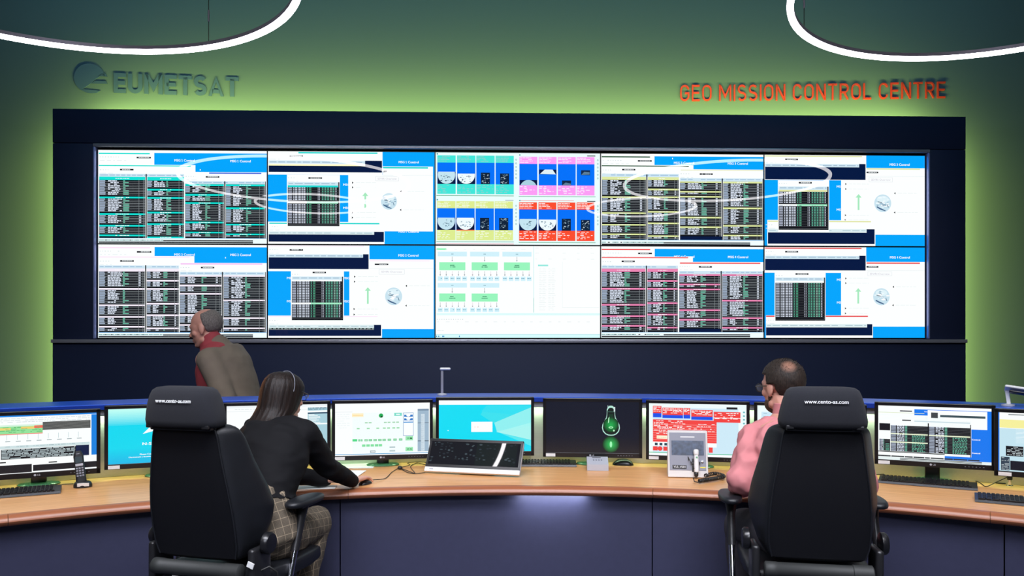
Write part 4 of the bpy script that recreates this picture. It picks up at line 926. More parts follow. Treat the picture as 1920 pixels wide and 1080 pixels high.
# microphone hanging on the clip
mt = empty('handheld_microphone', c_, rz, 'white push-to-talk microphone clipped on the front of the intercom', 'microphone')
Mm = RX @ Matrix.Translation((W_*.20, -.034, 0))
b = MB(); b.lathe([(.008, .026), (.012, .030), (.0125, .06), (.012, .105), (.011, .118)], n=24, M=Mm); b.build('microphone_grip', M_WHITE, mt, smooth=40)
b = MB(); b.lathe([(.0115, .119), (.014, .124), (.0145, .140), (.012, .147), (.006, .149)], n=24, M=Mm); b.build('microphone_head', M_WHITE, mt, smooth=40)
b = MB(); b.lathe([(.005, -.001), (.011, .006), (.0115, .020), (.008, .0255)], n=20, M=Mm @ Matrix.Translation((-.002, 0, .004))); b.build('cable_boot', M_CABLE, mt, smooth=40)
b = MB(); b.lathe([(.005, 0), (.005, .002)], n=16, M=Mm @ Matrix.Translation((.002, -.012, .105)) @ Matrix.Rotation(pi/2, 4, 'X')); b.build('round_badge', M_GRN, mt)
b = MB(); q0 = onarc(1303, 898, .762); q1 = onarc(1312, 905, .752); q2 = onarc(1345, 900, .752); pts = []
base = [onarc(1300, 896, .770), onarc(1302, 903, .755), onarc(1312, 905, .75)]
b.tube(base, .0028, 8)
A_ = onarc(1311, 902, .756); B_ = onarc(1342, 897, .756); C_ = onarc(1357, 893, .758); D_ = onarc(1340, 888, .758); E_ = onarc(1322, 892, .758)
path = [A_, A_*.5+B_*.5, B_, C_, D_, E_]; sm = []
for i in range(len(path)-1):
    p0 = path[max(i-1, 0)]; p1 = path[i]; p2 = path[i+1]; p3 = path[min(i+2, len(path)-1)]
    for k in range(60):
        u = k/60; sm.append(.5*((2*p1)+(-p0+p2)*u+(2*p0-5*p1+4*p2-p3)*u*u+(-p0+3*p1-3*p2+p3)*u**3))
for i, q in enumerate(sm):
    tg = (sm[min(i+1, len(sm)-1)]-sm[max(i-1, 0)]).normalized(); a = tg.cross(Vector((0, 0, 1))).normalized(); u = Vector((0, 0, 1)); ph = i*.75
    pts.append(q+(a*cos(ph)+u*sin(ph))*.0085)
b.tube(pts, .0028, 6); o = b.build('coiled_cord', M_CABLE, mt, smooth=60)
o.matrix_parent_inverse = (Matrix.Translation(c_) @ Matrix.Rotation(rz, 4, 'Z')).inverted()
b = MB(); b.tube([RX @ Vector((W_*.02, -.016, .092)), RX @ Vector((W_*.0, -.03, .110)), RX @ Vector((W_*.10, -.04, .06)), RX @ Vector((W_*.22, -.035, .03))], .0022, 8); b.build('thin_cable', M_CABLE, mt)
# desk lamps rising behind the monitors
def lamp(px, ytop, r, w, label, face, zb=1.136):
    a = ang(px, r); p = P(r, a, zb); zt = CAMZ+(640-ytop)/F*p.y
    t = empty('desk_lamp', p, -a+face, label, 'lamp', 'slim lamps standing on the rear ledge')
    L = zt-zb
    MB().lathe([(.03, 0), (.03, .008), (.012, .012)], n=24).build('lamp_base', M_GREYP, t)
    MB().box((0, 0, L/2), (.016, .012, L-.01), .003).build('lamp_post', M_RAIL, t)
    b = MB(); b.loft([[Vector((x, y*s, z*s+L-.006)) for y, z in [(.018*cos(q), .009*sin(q)) for q in [2*pi*k/12 for k in range(12)]]] for x, s in ((-.014, .5), (-.010, 1), (w-.01, 1), (w-.004, .5))]); b.build('lamp_head', M_WHITE, t, smooth=50)
    MB().box((w/2, -.0, L-.0160), (w*.7, .02, .004), .001).build('lamp_lens', M_BLKG, t)
    return t
lamp(829, 690, 4.72, .056, 'slim grey lamp post with short head behind the turquoise monitor', 0)
# scanner like lamp at the right: wide white head
a = ang(1890, 4.66); p = P(4.66, a, 1.136)
t = empty('desk_lamp', p, -a, 'white lamp with broad tilted head above the far right monitor', 'lamp', 'slim lamps standing on the rear ledge')
MB().lathe([(.03, 0), (.03, .008), (.012, .012)], n=24).build('lamp_base', M_GREYP, t)
MB().box((0, 0, .042), (.018, .014, .085), .003, 2, Matrix.Rotation(-.12, 4, 'Y')).build('lamp_post', M_WHITE, t)
R_ = Matrix.Rotation(radians(8), 4, 'Y') @ Matrix.Rotation(radians(-25), 4, 'X')
MB().box((.035, -.01, .086), (.10, .075, .014), .006, 3, R_).build('lamp_head', M_WHITE, t, smooth=40)
MB().box((.042, -.032, .072), (.075, .03, .012), .005, 3, R_).build('lamp_lens', M_BLKG, t, smooth=40)
# small metal socket post and cables at the right
p = onarc(1893, 911); t = empty('chrome_socket_post', p, 0, 'small chrome and black post standing on the desk at right', 'socket post')
MB().lathe([(.016, 0), (.016, .003), (.009, .005), (.009, .03)], n=20).build('post', M_CHROME, t, smooth=40); MB().lathe([(.011, .0305), (.013, .034), (.013, .048), (.009, .053)], n=20).build('cap', M_BLK, t, smooth=40)
cable([onarc(1888, 895, .79), onarc(1868, 904, .76), onarc(1849, 912, Z), onarc(1835, 904, Z), onarc(1800, 892, Z), onarc(1780, 888, Z)], .0022, 'black cable with a sharp bend left of the small chrome post')
cable([onarc(1886, 907, Z), onarc(1860, 904, Z), onarc(1830, 898, Z), onarc(1812, 893, Z)], .0022, 'black cable running from the chrome post behind the right keyboard')
cable([onarc(1640, 890, Z), onarc(1660, 889, Z), onarc(1690, 889, Z), onarc(1700, 886, Z)], .002, 'thin black cable behind the keyboard beside the right chair')
# ------------------------------------------------------------------ control room chairs
def interp(tab, z):
    for a, b in zip(tab, tab[1:]):
        if a[0] <= z <= b[0]:
            u = (z-a[0])/(b[0]-a[0]); u = u*u*(3-2*u) if False else u
            return [p+(q-p)*u for p, q in zip(a, b)]
    return tab[-1]
def make_chair(label):
    t = empty('control_room_chair', (0, 0, 0), 0, label, 'chair', 'tall black chairs at the desk')
    #       z    outer  inner  depth
    tab = [(.635, .150, .145, .06), (.645, .180, .170, .10), (.70, .208, .184, .150), (.77, .230, .186, .195), (.84, .242, .183, .205), (.92, .232, .174, .180), (1.02, .210, .158, .140),
           (1.11, .193, .145, .110), (1.140, .183, .138, .09), (1.157, .168, .13, .07), (1.166, .135, .11, .05)]
    yb = lambda z: -.255-.075*max(0, (z-.65)/.5)-.012*sin(pi*min(1, max(0, (z-.635)/.53)))
    rings = []; n = 34
    for i in range(n+1):
        z = .635+(1.166-.635)*i/n; _, w_, wi, d = interp(tab, z); y = yb(z)
        e = min(1, (1.17-z)/.03, (z-.625)/.03); y += .02*(1-e)
        half = [(0, y-.004), (wi*.5, y-.003), (wi*.92, y), (wi+.002, y+.004), (wi+(w_-wi)*.35+.004, y+d*.28), (w_-.004, y+d*.66), (w_, y+d*.82), (w_-.010, y+d*.97), (w_-.030, y+d), (w_-.055, y+d*.93), (w_-.085, y+d*.70), (w_*.35, y+.055+d*.1), (0, y+.052+d*.1)]
        ring = [Vector((x, yy, z)) for x, yy in half]+[Vector((-x, yy, z)) for x, yy in half[-2:0:-1]]
        rings.append(ring)
    b = MB(); b.loft(rings); o = b.build('backrest', M_LEA, t, smooth=70)
    m = o.modifiers.new('s', 'SUBSURF'); m.levels = 1; m.render_levels = 1
    # woven rear cover with piping
    b = MB(); rr = []
    for i in range(29):
        z = .655+(1.150-.655)*i/28; _, w_, wi, d = interp(tab, z); y = yb(z)
        wi = wi*.965; rr.append([Vector((x*wi, y-.0075+.004*abs(x)**6, z)) for x in [-1+2*k/14 for k in range(15)]]+[Vector((x*wi, y+.006, z)) for x in [1-2*k/14 for k in range(15)]])
    b.loft(rr); o2 = b.build('rear_cover', M_LEAP, t, smooth=50)
    pts = [];
    for i in range(29):
        z = .655+(1.150-.655)*i/28; _, w_, wi, d = interp(tab, z); pts.append((wi*.97, yb(z)-.004, z))
    pts = pts + [(x*pts[-1][0], pts[-1][1]-.003, 1.151+.003*(1-x*x)) for x in (.8, .4, 0, -.4, -.8)]+[(-x, y, z) for x, y, z in pts[::-1]]
    MB().tube(pts, .0032, 8).build('piping', M_LEA, o2, smooth=60)
    # headrest
    rings = []
    for z, hw, hd, y in ((1.150, .125, .030, -.322), (1.153, .150, .048, -.324), (1.162, .161, .060, -.325), (1.18, .163, .064, -.325), (1.21, .157, .066, -.326), (1.245, .148, .065, -.328), (1.272, .140, .058, -.330), (1.290, .132, .048, -.331), (1.300, .118, .034, -.331), (1.304, .085, .016, -.331)):
        rings.append([Vector((hw*.945*math.copysign(abs(cos(a))**.42, cos(a)), y+hd*math.copysign(abs(sin(a))**.6, sin(a)), z)) for a in [2*pi*k/40 for k in range(40)]])
    b = MB(); b.loft(rings); hr = b.build('headrest', M_FAB, t, smooth=70)
    b = MB(); flat_text(b, 'www.cento-as.com', Matrix.Translation((0, -.3945, 1.252)) @ Matrix.Rotation(pi/2-.06, 4, 'X'), w=.150, depth=.003, offset=.008)
    b.build('lettering', M_STITCH, hr)
    b = MB(); b.box((0, -.325, 1.150), (.26, .07, .016), .004)
    for s in (-1, 1): b.box((s*.12, -.372, 1.158), (.028, .012, .014), .003)
    b.build('headrest_straps', M_BLK, t)
    # hinge bar
    Mx = Matrix.Rotation(pi/2, 4, 'Y')
    b = MB(); b.lathe([(.024, -.195), (.030, -.19), (.030, -.150), (.028, -.148), (.028, .120), (.031, .122), (.031, .19), (.024, .195)], (0, -.262, .606), 24, Mx); b.build('hinge_bar', mat('dull_black_rubber', (.02, .022, .022), .6) if 'dull_black_rubber' not in bpy.data.materials else bpy.data.materials['dull_black_rubber'], t, smooth=50)
    for s in (-1, 1):
        MB().box((s*.222, -.19, .615), (.030, .12, .15), .012, 3).build('hinge_bracket', M_BLK, t, smooth=50)
        b = MB(); b.lathe([(.034, 0), (.042, .004), (.042, .020), (.036, .028), (.014, .030)], (s*.238, -.175, .70), 24, Matrix.Rotation(s*pi/2, 4, 'Y'))
        b.build('recline_knob', M_BLKG, t, smooth=40)
        # arm
        a = empty('armrest', (0, 0, 0)); a.parent = t
        b = MB(); rr = []
        for z, k in ((.797, .90), (.800, .97), (.808, 1), (.816, .97), (.821, .90), (.823, .75)):
            rr.append([Vector((s*.285+.048*k*math.copysign(abs(cos(q))**.8, cos(q)), .095+.125*k*math.copysign(abs(sin(q))**.8, sin(q)), z)) for q in [2*pi*j/32 for j in range(32)]])
        b.loft(rr); b.build('arm_pad', M_LEA, a, smooth=60)
        MB().box((s*.280, .085, .790), (.05, .09, .012), .004).build('pad_plate', M_BLK, a)
        MB().tube([(s*.282, .080, .79), (s*.284, .065, .74), (s*.286, .015, .62)], [.026, .0175, .0165], 16).build('post_sleeve', M_BLK, a, smooth=60)
        MB().tube([(s*.286, .018, .628), (s*.288, -.05, .46)], .0125, 16).build('chrome_post', M_CHROME, a, smooth=60)
        MB().box((s*.215, -.05, .46), (.17, .04, .02), .004).build('arm_bracket', M_BLK, a)
    b = MB(); rr = []
    for y, hw, z0, z1 in ((-.20, .20, .52, .575), (-.18, .225, .505, .592), (.0, .245, .50, .588), (.18, .245, .50, .590), (.25, .235, .505, .585), (.275, .20, .52, .565)):
        rr.append([Vector((hw*math.copysign(abs(cos(q))**.35, cos(q)), y, (z0+z1)/2+(z1-z0)/2*math.copysign(abs(sin(q))**.55, sin(q))+.012*(abs(cos(q))**4))) for q in [2*pi*j/32 for j in range(32)]])
    b.loft(rr); b.build('seat', M_LEA, t, smooth=60)
    MB().box((0, 0, .475), (.34, .34, .05), .01).build('seat_mechanism', M_BLK, t)
    MB().lathe([(.028, .12), (.028, .45)], n=20).build('gas_column', M_CHROME, t, smooth=40)
    for k in range(5):
        q = 2*pi*k/5+.3; c, s_ = cos(q), sin(q)
        l = MB().tube([(c*.03, s_*.03, .13), (c*.18, s_*.18, .11), (c*.31, s_*.31, .085)], [.03, .022, .016], 10).build('base_leg', M_BLK, t, smooth=50)
        b = MB(); b.lathe([(.028, -.012), (.03, -.008), (.03, .008), (.028, .012)], (c*.31, s_*.31, .031), 20, Matrix.Rotation(q+.8, 4, 'Z') @ Matrix.Rotation(pi/2, 4, 'X')); b.tube([(c*.31, s_*.31, .04), (c*.31, s_*.31, .085)], .008, 8)
        b.build('caster', M_BLK, l, smooth=40)
    return t
chair1 = make_chair('black high back chair at left behind the woman, turned to the right')
chair1.location = (-1.126, 3.19, 0); chair1.rotation_euler.z = -radians(15.5)
chair2 = copy_tree(chair1); chair2['label'] = 'black high back chair at right that the man in pink sits on'
chair2.location = (1.195, 3.16, 0); chair2.rotation_euler.z = -radians(10)
for a in chair1.children:
    if a.name.startswith('armrest') and a.children[0].data.vertices[0].co.x > 0: a.location.x = -.036
# details only the left chair shows
MB().box((-.08, -.267, .555), (.060, .003, .036), .0005, 1, Matrix.Rotation(.06, 4, 'Y')).build('care_label', M_LBL, chair1)
MB().box((.228, -.256, .635), (.028, .004, .022), .0005, 1, Matrix.Rotation(.35, 4, 'Y')).build('maker_sticker', M_LBL, chair1)
MB().tube([(.235, -.20, .60), (.265, -.19, .615), (.285, -.17, .59), (.29, -.16, .52), (.28, -.15, .46)], .004, 8).build('lever_cable', M_CABLE, chair1, smooth=60)
# ------------------------------------------------------------------ people
def remesh(mb, name, m, parent, vox=.007, smooth=4, disp=None, fn=None):
    me = bpy.data.meshes.new('tmp'); me.from_pydata(mb.v, [], mb.f)
    b = bmesh.new(); b.from_mesh(me); bmesh.ops.recalc_face_normals(b, faces=b.faces); b.to_mesh(me); b.free()
    o = bpy.data.objects.new('tmp', me); COL.objects.link(o)
    r = o.modifiers.new('r', 'REMESH'); r.mode = 'VOXEL'; r.voxel_size = vox
    s = o.modifiers.new('s', 'SMOOTH'); s.factor = .5; s.iterations = smooth
    dg = bpy.context.evaluated_depsgraph_get(); dg.update(); nm = bpy.data.meshes.new_from_object(o.evaluated_get(dg))
    bpy.data.objects.remove(o)
    nm.name = name; nm.materials.clear(); nm.materials.append(m)
    if disp:
        amp, sc = disp; ns = [v.normal.copy() for v in nm.vertices]
        for v, q in zip(nm.vertices, ns):
            p = v.co; k = noise.noise(Vector((p.x*sc[0], p.y*sc[1], p.z*sc[2]))); k = (1-abs(k)*2.2)
            k2 = noise.noise(Vector((p.x*sc[0]*2+7, p.y*sc[1]*2, p.z*sc[2]*2.4+3)))
            v.co = p+q*amp*(k*.7+k2*.5-.3)
    if fn:
        for v in nm.vertices: v.co = fn(v.co)
    nm.polygons.foreach_set('use_smooth', [True]*len(nm.polygons))
    o = bpy.data.objects.new(name, nm); COL.objects.link(o); o.parent = parent
    return o
def frame(origin, fwd, up=(0, 0, 1)):
    f = Vector(fwd).normalized(); u = Vector(up); r = f.cross(u).normalized(); u = r.cross(f).normalized()
    return Matrix(((r.x, f.x, u.x, origin[0]), (r.y, f.y, u.y, origin[1]), (r.z, f.z, u.z, origin[2]), (0, 0, 0, 1)))
def head_pieces(b, M, s=1):
    R = M.to_3x3().to_4x4(); T = lambda x, y, z: M @ Vector((x*s, y*s, z*s))
    E = lambda c, r: b.ell(T(*c), [q*s for q in r], R, 24, 16)
    E((0, -.012, .035), (.075, .094, .083)); E((0, .018, -.035), (.059, .070, .080)); E((0, .045, -.02), (.054, .045, .06)); E((0, .022, .015), (.068, .068, .065))
    b.cap(T(0, .060, -.092), T(0, .072, -.090), .022*s, .018*s)
    b.cap(T(-.050, .01, -.07), T(-.018, .055, -.092), .02*s, .018*s); b.cap(T(.050, .01, -.07), T(.018, .055, -.092), .02*s, .018*s)
    b.cap(T(0, .078, .014), T(0, .103, -.026), .008*s, .012*s); E((.011, .094, -.030), (.008, .010, .007)); E((-.011, .094, -.030), (.008, .010, .007))
    b.cap(T(-.035, .072, .026), T(.035, .072, .026), .012*s, .012*s)
    E((0, .084, -.056), (.024, .011, .006)); E((0, .082, -.067), (.021, .011, .007))
    for q in (-1, 1):
        E((q*.076, -.004, -.006), (.008, .019, .031)); E((q*.074, .000, -.03), (.007, .010, .012))
        b.ell(T(q*.045, .052, -.02), [.020*s, .02*s, .022*s], R)
def hand_pieces(b, wr, fwd, nrm, thumb, s=1, curl=(.35, .45, .5, .55), splay=.10):
    """nrm = back of the hand; thumb = +1 when the thumb is on the right of fwd seen from the back"""
    f = Vector(fwd).normalized(); n = Vector(nrm); r = f.cross(n).normalized(); n = r.cross(f).normalized()
    wr = Vector(wr); Tq = lambda x, y, z: wr+(r*x+f*y+n*z)*s
    for x in (-.026, -.009, .009, .026): b.cap(Tq(x*.6, .005, 0), Tq(x, .078, .003), .0145*s, .0115*s, 12)
    L = ((.034, .022, .018), (.040, .025, .019), (.037, .023, .018), (.029, .018, .015))
    for k in range(4):
        x = (.027-.018*k)*thumb; p = Tq(x, .080, .003); a = -(curl[k])*.5; rr = .0088
        sx = (.5-k/3)*splay*2*thumb
        for i, l in enumerate(L[k]):
            d = (f*cos(a)+n*sin(a)+r*sx).normalized(); q = p+d*l*s; b.cap(p, q, rr*s, (rr-.0008)*s, 12); p = q; rr -= .0008; a -= curl[k]
    p = Tq(.020*thumb, .018, -.004); q = Tq(.047*thumb, .050, -.012); b.cap(p, q, .014*s, .0105*s, 12)
    q2 = Tq(.055*thumb, .078, -.014); b.cap(q, q2, .0100*s, .009*s, 12); b.cap(q2, Tq(.052*thumb, .100, -.016), .009*s, .0078*s, 12)
def torso(b, rows_, infl=0):
    """rows: (centre, right dir, front dir, half width, half depth)"""
    rr = []
    for c, r, f, hw, hd in rows_:
        c = Vector(c); r = Vector(r).normalized(); f = Vector(f).normalized()
        rr.append([c+r*(hw+infl)*math.copysign(abs(cos(a))**.85, cos(a))+f*(hd+infl)*math.copysign(abs(sin(a))**.85, sin(a)) for a in [2*pi*k/32 for k in range(32)]])
    b.loft(rr)
def ellhair(M, name, m, parent, s, thick, keep, n=72, mm=48, noisef=None, c=(0, -.012, .035), rad=(.075, .094, .083)):
    b = MB(); b.ell((0, 0, 0), (1, 1, 1), None, n, mm); out = []
    for v in b.v:
        d = Vector(v); k = keep(d)                        # 1 = hair, 0 = skin
        t = thick*k-.012*(1-k)
        if noisef: t += noisef(d)*k
        p = Vector((c[0]+d.x*(rad[0]+t), c[1]+d.y*(rad[1]+t), c[2]+d.z*(rad[2]+t)))
        out.append(M @ (p*s))
    b.v = [tuple(p) for p in out]; return b.build(name, m, parent, smooth=80)
def sstep(a, b, x): u = min(1, max(0, (x-a)/(b-a))); return u*u*(3-2*u)
def skin_mat(name, col):
    m = mat(name, col, .5, bump=.08, bscale=300, var=.08, vscale=18); b = m.node_tree.nodes['Principled BSDF']
    b.inputs['Subsurface Weight'].default_value = .12; b.inputs['Subsurface Radius'].default_value = (.02, .008, .004); b.inputs['Subsurface Scale'].default_value = .5
    return m
def hair_mat(name, c1, c2, rough=.38, sc=(260, 260, 9)):
    m = bpy.data.materials.new(name); m.use_nodes = True; nt = m.node_tree; b = nt.nodes['Principled BSDF']
    tc = nt.nodes.new('ShaderNodeTexCoord'); mp = nt.nodes.new('ShaderNodeMapping'); mp.inputs['Scale'].default_value = sc
    n = nt.nodes.new('ShaderNodeTexNoise'); n.inputs['Scale'].default_value = 1; n.inputs['Detail'].default_value = 4
    r = nt.nodes.new('ShaderNodeValToRGB'); r.color_ramp.elements[0].position = .35; r.color_ramp.elements[1].position = .75
    r.color_ramp.elements[0].color = (*c1, 1); r.color_ramp.elements[1].color = (*c2, 1)
    bp = nt.nodes.new('ShaderNodeBump'); bp.inputs['Strength'].default_value = .7; bp.inputs['Distance'].default_value = .003
    nt.links.new(tc.outputs['Object'], mp.inputs[0]); nt.links.new(mp.outputs[0], n.inputs[0]); nt.links.new(n.outputs[0], r.inputs[0]); nt.links.new(r.outputs[0], b.inputs['Base Color'])
    nt.links.new(n.outputs[0], bp.inputs['Height']); nt.links.new(bp.outputs[0], b.inputs['Normal']); b.inputs['Roughness'].default_value = rough; b.inputs['Specular IOR Level'].default_value = .28
    return m
def check_mat(name, base, dark, line, rot, sc, lw=.06):
    """woven check: fine dark grid with sparse pale lines, carried by the cloth's own directions"""
    m = bpy.data.materials.new(name); m.use_nodes = True; nt = m.node_tree; b = nt.nodes['Principled BSDF']; b.inputs['Roughness'].default_value = .85
    tc = nt.nodes.new('ShaderNodeTexCoord'); mp = nt.nodes.new('ShaderNodeMapping'); mp.inputs['Rotation'].default_value = rot
    nt.links.new(tc.outputs['Object'], mp.inputs[0]); sp = nt.nodes.new('ShaderNodeSeparateXYZ'); nt.links.new(mp.outputs[0], sp.inputs[0])
    def band(axis, s, wd):
        a = nt.nodes.new('ShaderNodeMath'); a.operation = 'MULTIPLY'; a.inputs[1].default_value = s; nt.links.new(sp.outputs[axis], a.inputs[0])
        f = nt.nodes.new('ShaderNodeMath'); f.operation = 'FRACT'; nt.links.new(a.outputs[0], f.inputs[0])
        l = nt.nodes.new('ShaderNodeMath'); l.operation = 'LESS_THAN'; l.inputs[1].default_value = wd; nt.links.new(f.outputs[0], l.inputs[0]); return l.outputs[0]
    def mx(fac, a, b_):
        q = nt.nodes.new('ShaderNodeMix'); q.data_type = 'RGBA'; nt.links.new(fac, q.inputs[0])
        if isinstance(a, tuple): q.inputs[6].default_value = (*a, 1)
        else: nt.links.new(a, q.inputs[6])
        q.inputs[7].default_value = (*b_, 1); return q.outputs[2]
    def mxx(x, y): q = nt.nodes.new('ShaderNodeMath'); q.operation = 'MAXIMUM'; nt.links.new(x, q.inputs[0]); nt.links.new(y, q.inputs[1]); return q.outputs[0]
    c = mx(mxx(band(0, sc*9, .35), band(2, sc*9, .35)), base, dark)
    if line: c = mx(mxx(band(0, sc, lw), mxx(band(1, sc, lw), band(2, sc, lw))), c, line)
    nt.links.new(c, b.inputs['Base Color']); return m
SKIN = skin_mat('fair_skin', (.62, .33, .24)); SKIN2 = skin_mat('reddish_skin', (.56, .27, .20))
BLKKNIT = mat('black_knit', (.0045, .0045, .006), .8, spec=.2, bump=.4, bscale=900)
SHOE = mat('dark_shoe_leather', (.015, .012, .012), .4)
def eyes(M, s, par):
    b = MB(); T = lambda x, y, z: M @ Vector((x*s, y*s, z*s))
    for q in (-1, 1): b.ell(T(q*.031, .066, .006), (.0105*s,)*3)
    b.build('eyes', mat('eye_white', (.7, .68, .66), .2), par, smooth=80)
def leg(b, hip, knee, ank, r, inf=0):
    b.cap(hip, knee, r[0]+inf, r[1]+inf, 20); b.cap(knee, ank, r[1]+inf*.9, r[2]+inf, 18)
def shoe(par, ank, d, s=1):
    d = Vector((d[0], d[1], 0)).normalized(); a = Vector(ank); b = MB()
    b.cap(a+Vector((0, 0, -.02))-d*.02, (a.x-d.x*.03, a.y-d.y*.03, .045), .042*s, .040*s); b.cap((a.x-d.x*.03, a.y-d.y*.03, .042), Vector((a.x, a.y, .040))+d*.12*s, .038*s, .034*s); b.cap(Vector((a.x, a.y, .036))+d*.10*s, Vector((a.x, a.y, .034))+d*.16*s, .036*s, .028*s)
    remesh(b, 'shoe', SHOE, par, .008, 3)

# ---- woman, seated, leaning to the desk
W = empty('person', (-1.05, 3.22, 0), 0, 'seated dark haired person in black sweater and checked trousers, hand on the mouse', 'person')
class Rel:                                             # parents keep world shapes: put the mesh in the person's space
    pass
def settle(root):
    inv = Matrix.Translation(-root.location)
    for o in root.children_recursive:
        if o.type == 'MESH' and not o.get('_s'):
            o.data.transform(inv); o['_s'] = 1
    for o in root.children_recursive:
        if '_s' in o: del o['_s']
fH = Vector((.60, .80, 0)).normalized(); Hc = Vector((-1.052, 3.575, 1.212)); MH_ = frame(Hc, fH+Vector((0, 0, -.12))); s = .93
ft = Vector((.50, .86, 0)).normalized(); rt = Vector((ft.y, -ft.x, 0))
hipc = Vector((-1.045, 3.20, .675)); wst = Vector((-1.050, 3.245, .84)); cst = Vector((-1.035, 3.36, .98)); shc = Vector((-1.045, 3.455, 1.075)); nk = Vector((-1.05, 3.50, 1.12))
shR = Vector((-.915, 3.41, 1.060)); elR = Vector((-.862, 3.60, .885)); wrR = Vector((-.792, 3.83, .783))
shL = Vector((-1.175, 3.545, 1.060)); elL = Vector((-1.13, 3.76, .83)); wrL = Vector((-.935, 3.865, .778))
hR = Vector((-.980, 3.19, .655)); kR = Vector((-.908, 3.585, .632)); aR = Vector((-.985, 3.30, .13)); hL = Vector((-1.125, 3.245, .655)); kL = Vector((-1.05, 3.64, .632)); aL = Vector((-1.08, 3.60, .11))
def wt(inf=0):
    up = [(hipc+Vector((0, 0, -.07)), rt, ft, .12, .09), (hipc, rt, ft, .168, .122), (hipc+Vector((0, .01, .07)), rt, ft, .155, .112), (wst, rt, ft+Vector((0, 0, -.3)), .128, .092), (wst*.5+cst*.5, rt, ft+Vector((0, 0, -.6)), .138, .098), (cst, rt, ft+Vector((0, 0, -.6)), .155, .105), (shc, rt, ft+Vector((0, 0, -.5)), .150, .085), (nk, rt, ft, .07, .055)]
    return up
b = MB(); head_pieces(b, MH_, s); b.cap(nk+Vector((0, -.01, -.02)), Hc+Vector((0, -.005, -.05)), .052, .050)
torso(b, wt()); 
for sh, el, wr in ((shR, elR, wrR), (shL, elL, wrL)): b.cap(sh, el, .048, .038); b.cap(el, wr, .038, .026)
leg(b, hR, kR, aR, (.082, .055, .036)); leg(b, hL, kL, aL, (.082, .055, .036))
hand_pieces(b, wrR+Vector((.008, .03, -.006)), (.30, .95, -.04), (-.10, .05, 1), -1, .92, (.25, .34, .38, .42), .16)
hand_pieces(b, wrL+Vector((.02, .0, 0)), (1, -.12, -.02), (0, 0, 1), -1, .9, (.12, .14, .16, .18))
remesh(b, 'body', SKIN, W, .0042, 3)
eyes(MH_, s, W)
b = MB(); torso(b, [(wst+Vector((0, 0, -.015)), rt, ft+Vector((0, 0, -.15)), .148, .116)]+wt()[3:8], .016); b.ell(nk-Vector((0, .012, .035)), (.130, .088, .052))
for sh, el, wr, r0 in ((shR, elR, wrR, .064), (shL, elL, wrL, .062)):
    b.cap(sh, el, r0, .052, 20); b.cap(el, wr, .052, .036, 20)
# upper sleeve closes to the chest
b.cap(shR+(shc-shR)*.6, shR, .075, .064); b.cap(shL+(shc-shL)*.6, shL, .075, .062)
remesh(b, 'sweater', BLKKNIT, W, .008, 5, (.006, (9, 9, 16)))
TW_ = check_mat('brown_checked_cloth', (.15, .118, .082), (.065, .052, .038), (.32, .25, .17), (.2, .35, -.55), 30, .05)
b = MB(); torso(b, wt()[0:3]+[(wst+Vector((0, 0, .03)), rt, ft+Vector((0, 0, -.3)), .119, .088)], .0135); leg(b, hR, kR, aR, (.088, .062, .052), .012); leg(b, hL, kL, aL, (.088, .062, .052), .012)
b.cap(hipc+Vector((0, 0, .0)), hR+(kR-hR)*.3, .11, .10)
remesh(b, 'trousers', TW_, W, .008, 5, (.007, (12, 12, 10)))
shoe(W, aR, ft, .92); shoe(W, aL, ft, .92)
# long straight hair
HW = hair_mat('dark_brown_hair', (.006, .004, .004), (.020, .010, .007), .50, (200, 200, 6))
nt = HW.node_tree                                       # auburn streak on the far left lengths
def hairloft(tab, name, m, par, M, s, n=96, amp=.02):
    rings = []
    for z, rx, ry, cx, cy, ymax in tab:
        R_ = []
        for k in range(n):
            a = 2*pi*k/n; q = noise.noise(Vector((cos(a)*9, sin(a)*9, z*3)))*amp*2+noise.noise(Vector((cos(a)*28, sin(a)*28, z*4)))*amp
            x = cx+rx*(1+q)*cos(a); y = cy+ry*(1+q)*sin(a); y = min(y, ymax+.004*sin(a*9)) if y > ymax else y
            R_.append(M @ (Vector((x, y, z))*s))
        rings.append(R_)
    b = MB(); b.loft(rings); return b.build(name, m, par, smooth=80)
tab = [(-.22, .118, .050, .008, -.185, .1), (-.19, .118, .060, .012, -.158, .1), (-.16, .110, .070, .010, -.128, .1), (-.13, .102, .080, .006, -.092, .02), (-.10, .097, .088, 0, -.062, .04), (-.06, .094, .098, 0, -.036, .052), (-.02, .093, .106, 0, -.026, .060), (.01, .093, .110, 0, -.020, .066), (.03, .092, .112, 0, -.016, .088), (.06, .088, .108, 0, -.013, .10), (.085, .078, .096, 0, -.014, .1), (.105, .062, .078, 0, -.015, .1), (.118, .042, .054, 0, -.016, .1), (.125, .018, .024, 0, -.016, .1)]
fine = []
tab = [(-.29, .060, .012, -.040, -.222, .1), (-.26, .100, .034, -.015, -.208, .1)]+tab
for A_, B_ in zip(tab, tab[1:]):
    for k in range(3): fine.append(tuple(p+(q-p)*k/3 for p, q in zip(A_, B_)))
fine.append(tab[-1])
hairloft(fine, 'hair', HW, W, MH_, s)
T = lambda x, y, z: MH_ @ Vector((x*s, y*s, z*s))
bs = HW.node_tree.nodes['Principled BSDF']; lk = bs.inputs['Base Color'].links[0].from_socket      # auburn lengths on the left side
tc = nt.nodes.new('ShaderNodeTexCoord'); sb = nt.nodes.new('ShaderNodeVectorMath'); sb.operation = 'SUBTRACT'; sb.inputs[1].default_value = T(-.078, -.088, -.02)-W.location
ml = nt.nodes.new('ShaderNodeVectorMath'); ml.operation = 'MULTIPLY'; ml.inputs[1].default_value = (1, 1, .36); ln = nt.nodes.new('ShaderNodeVectorMath'); ln.operation = 'LENGTH'
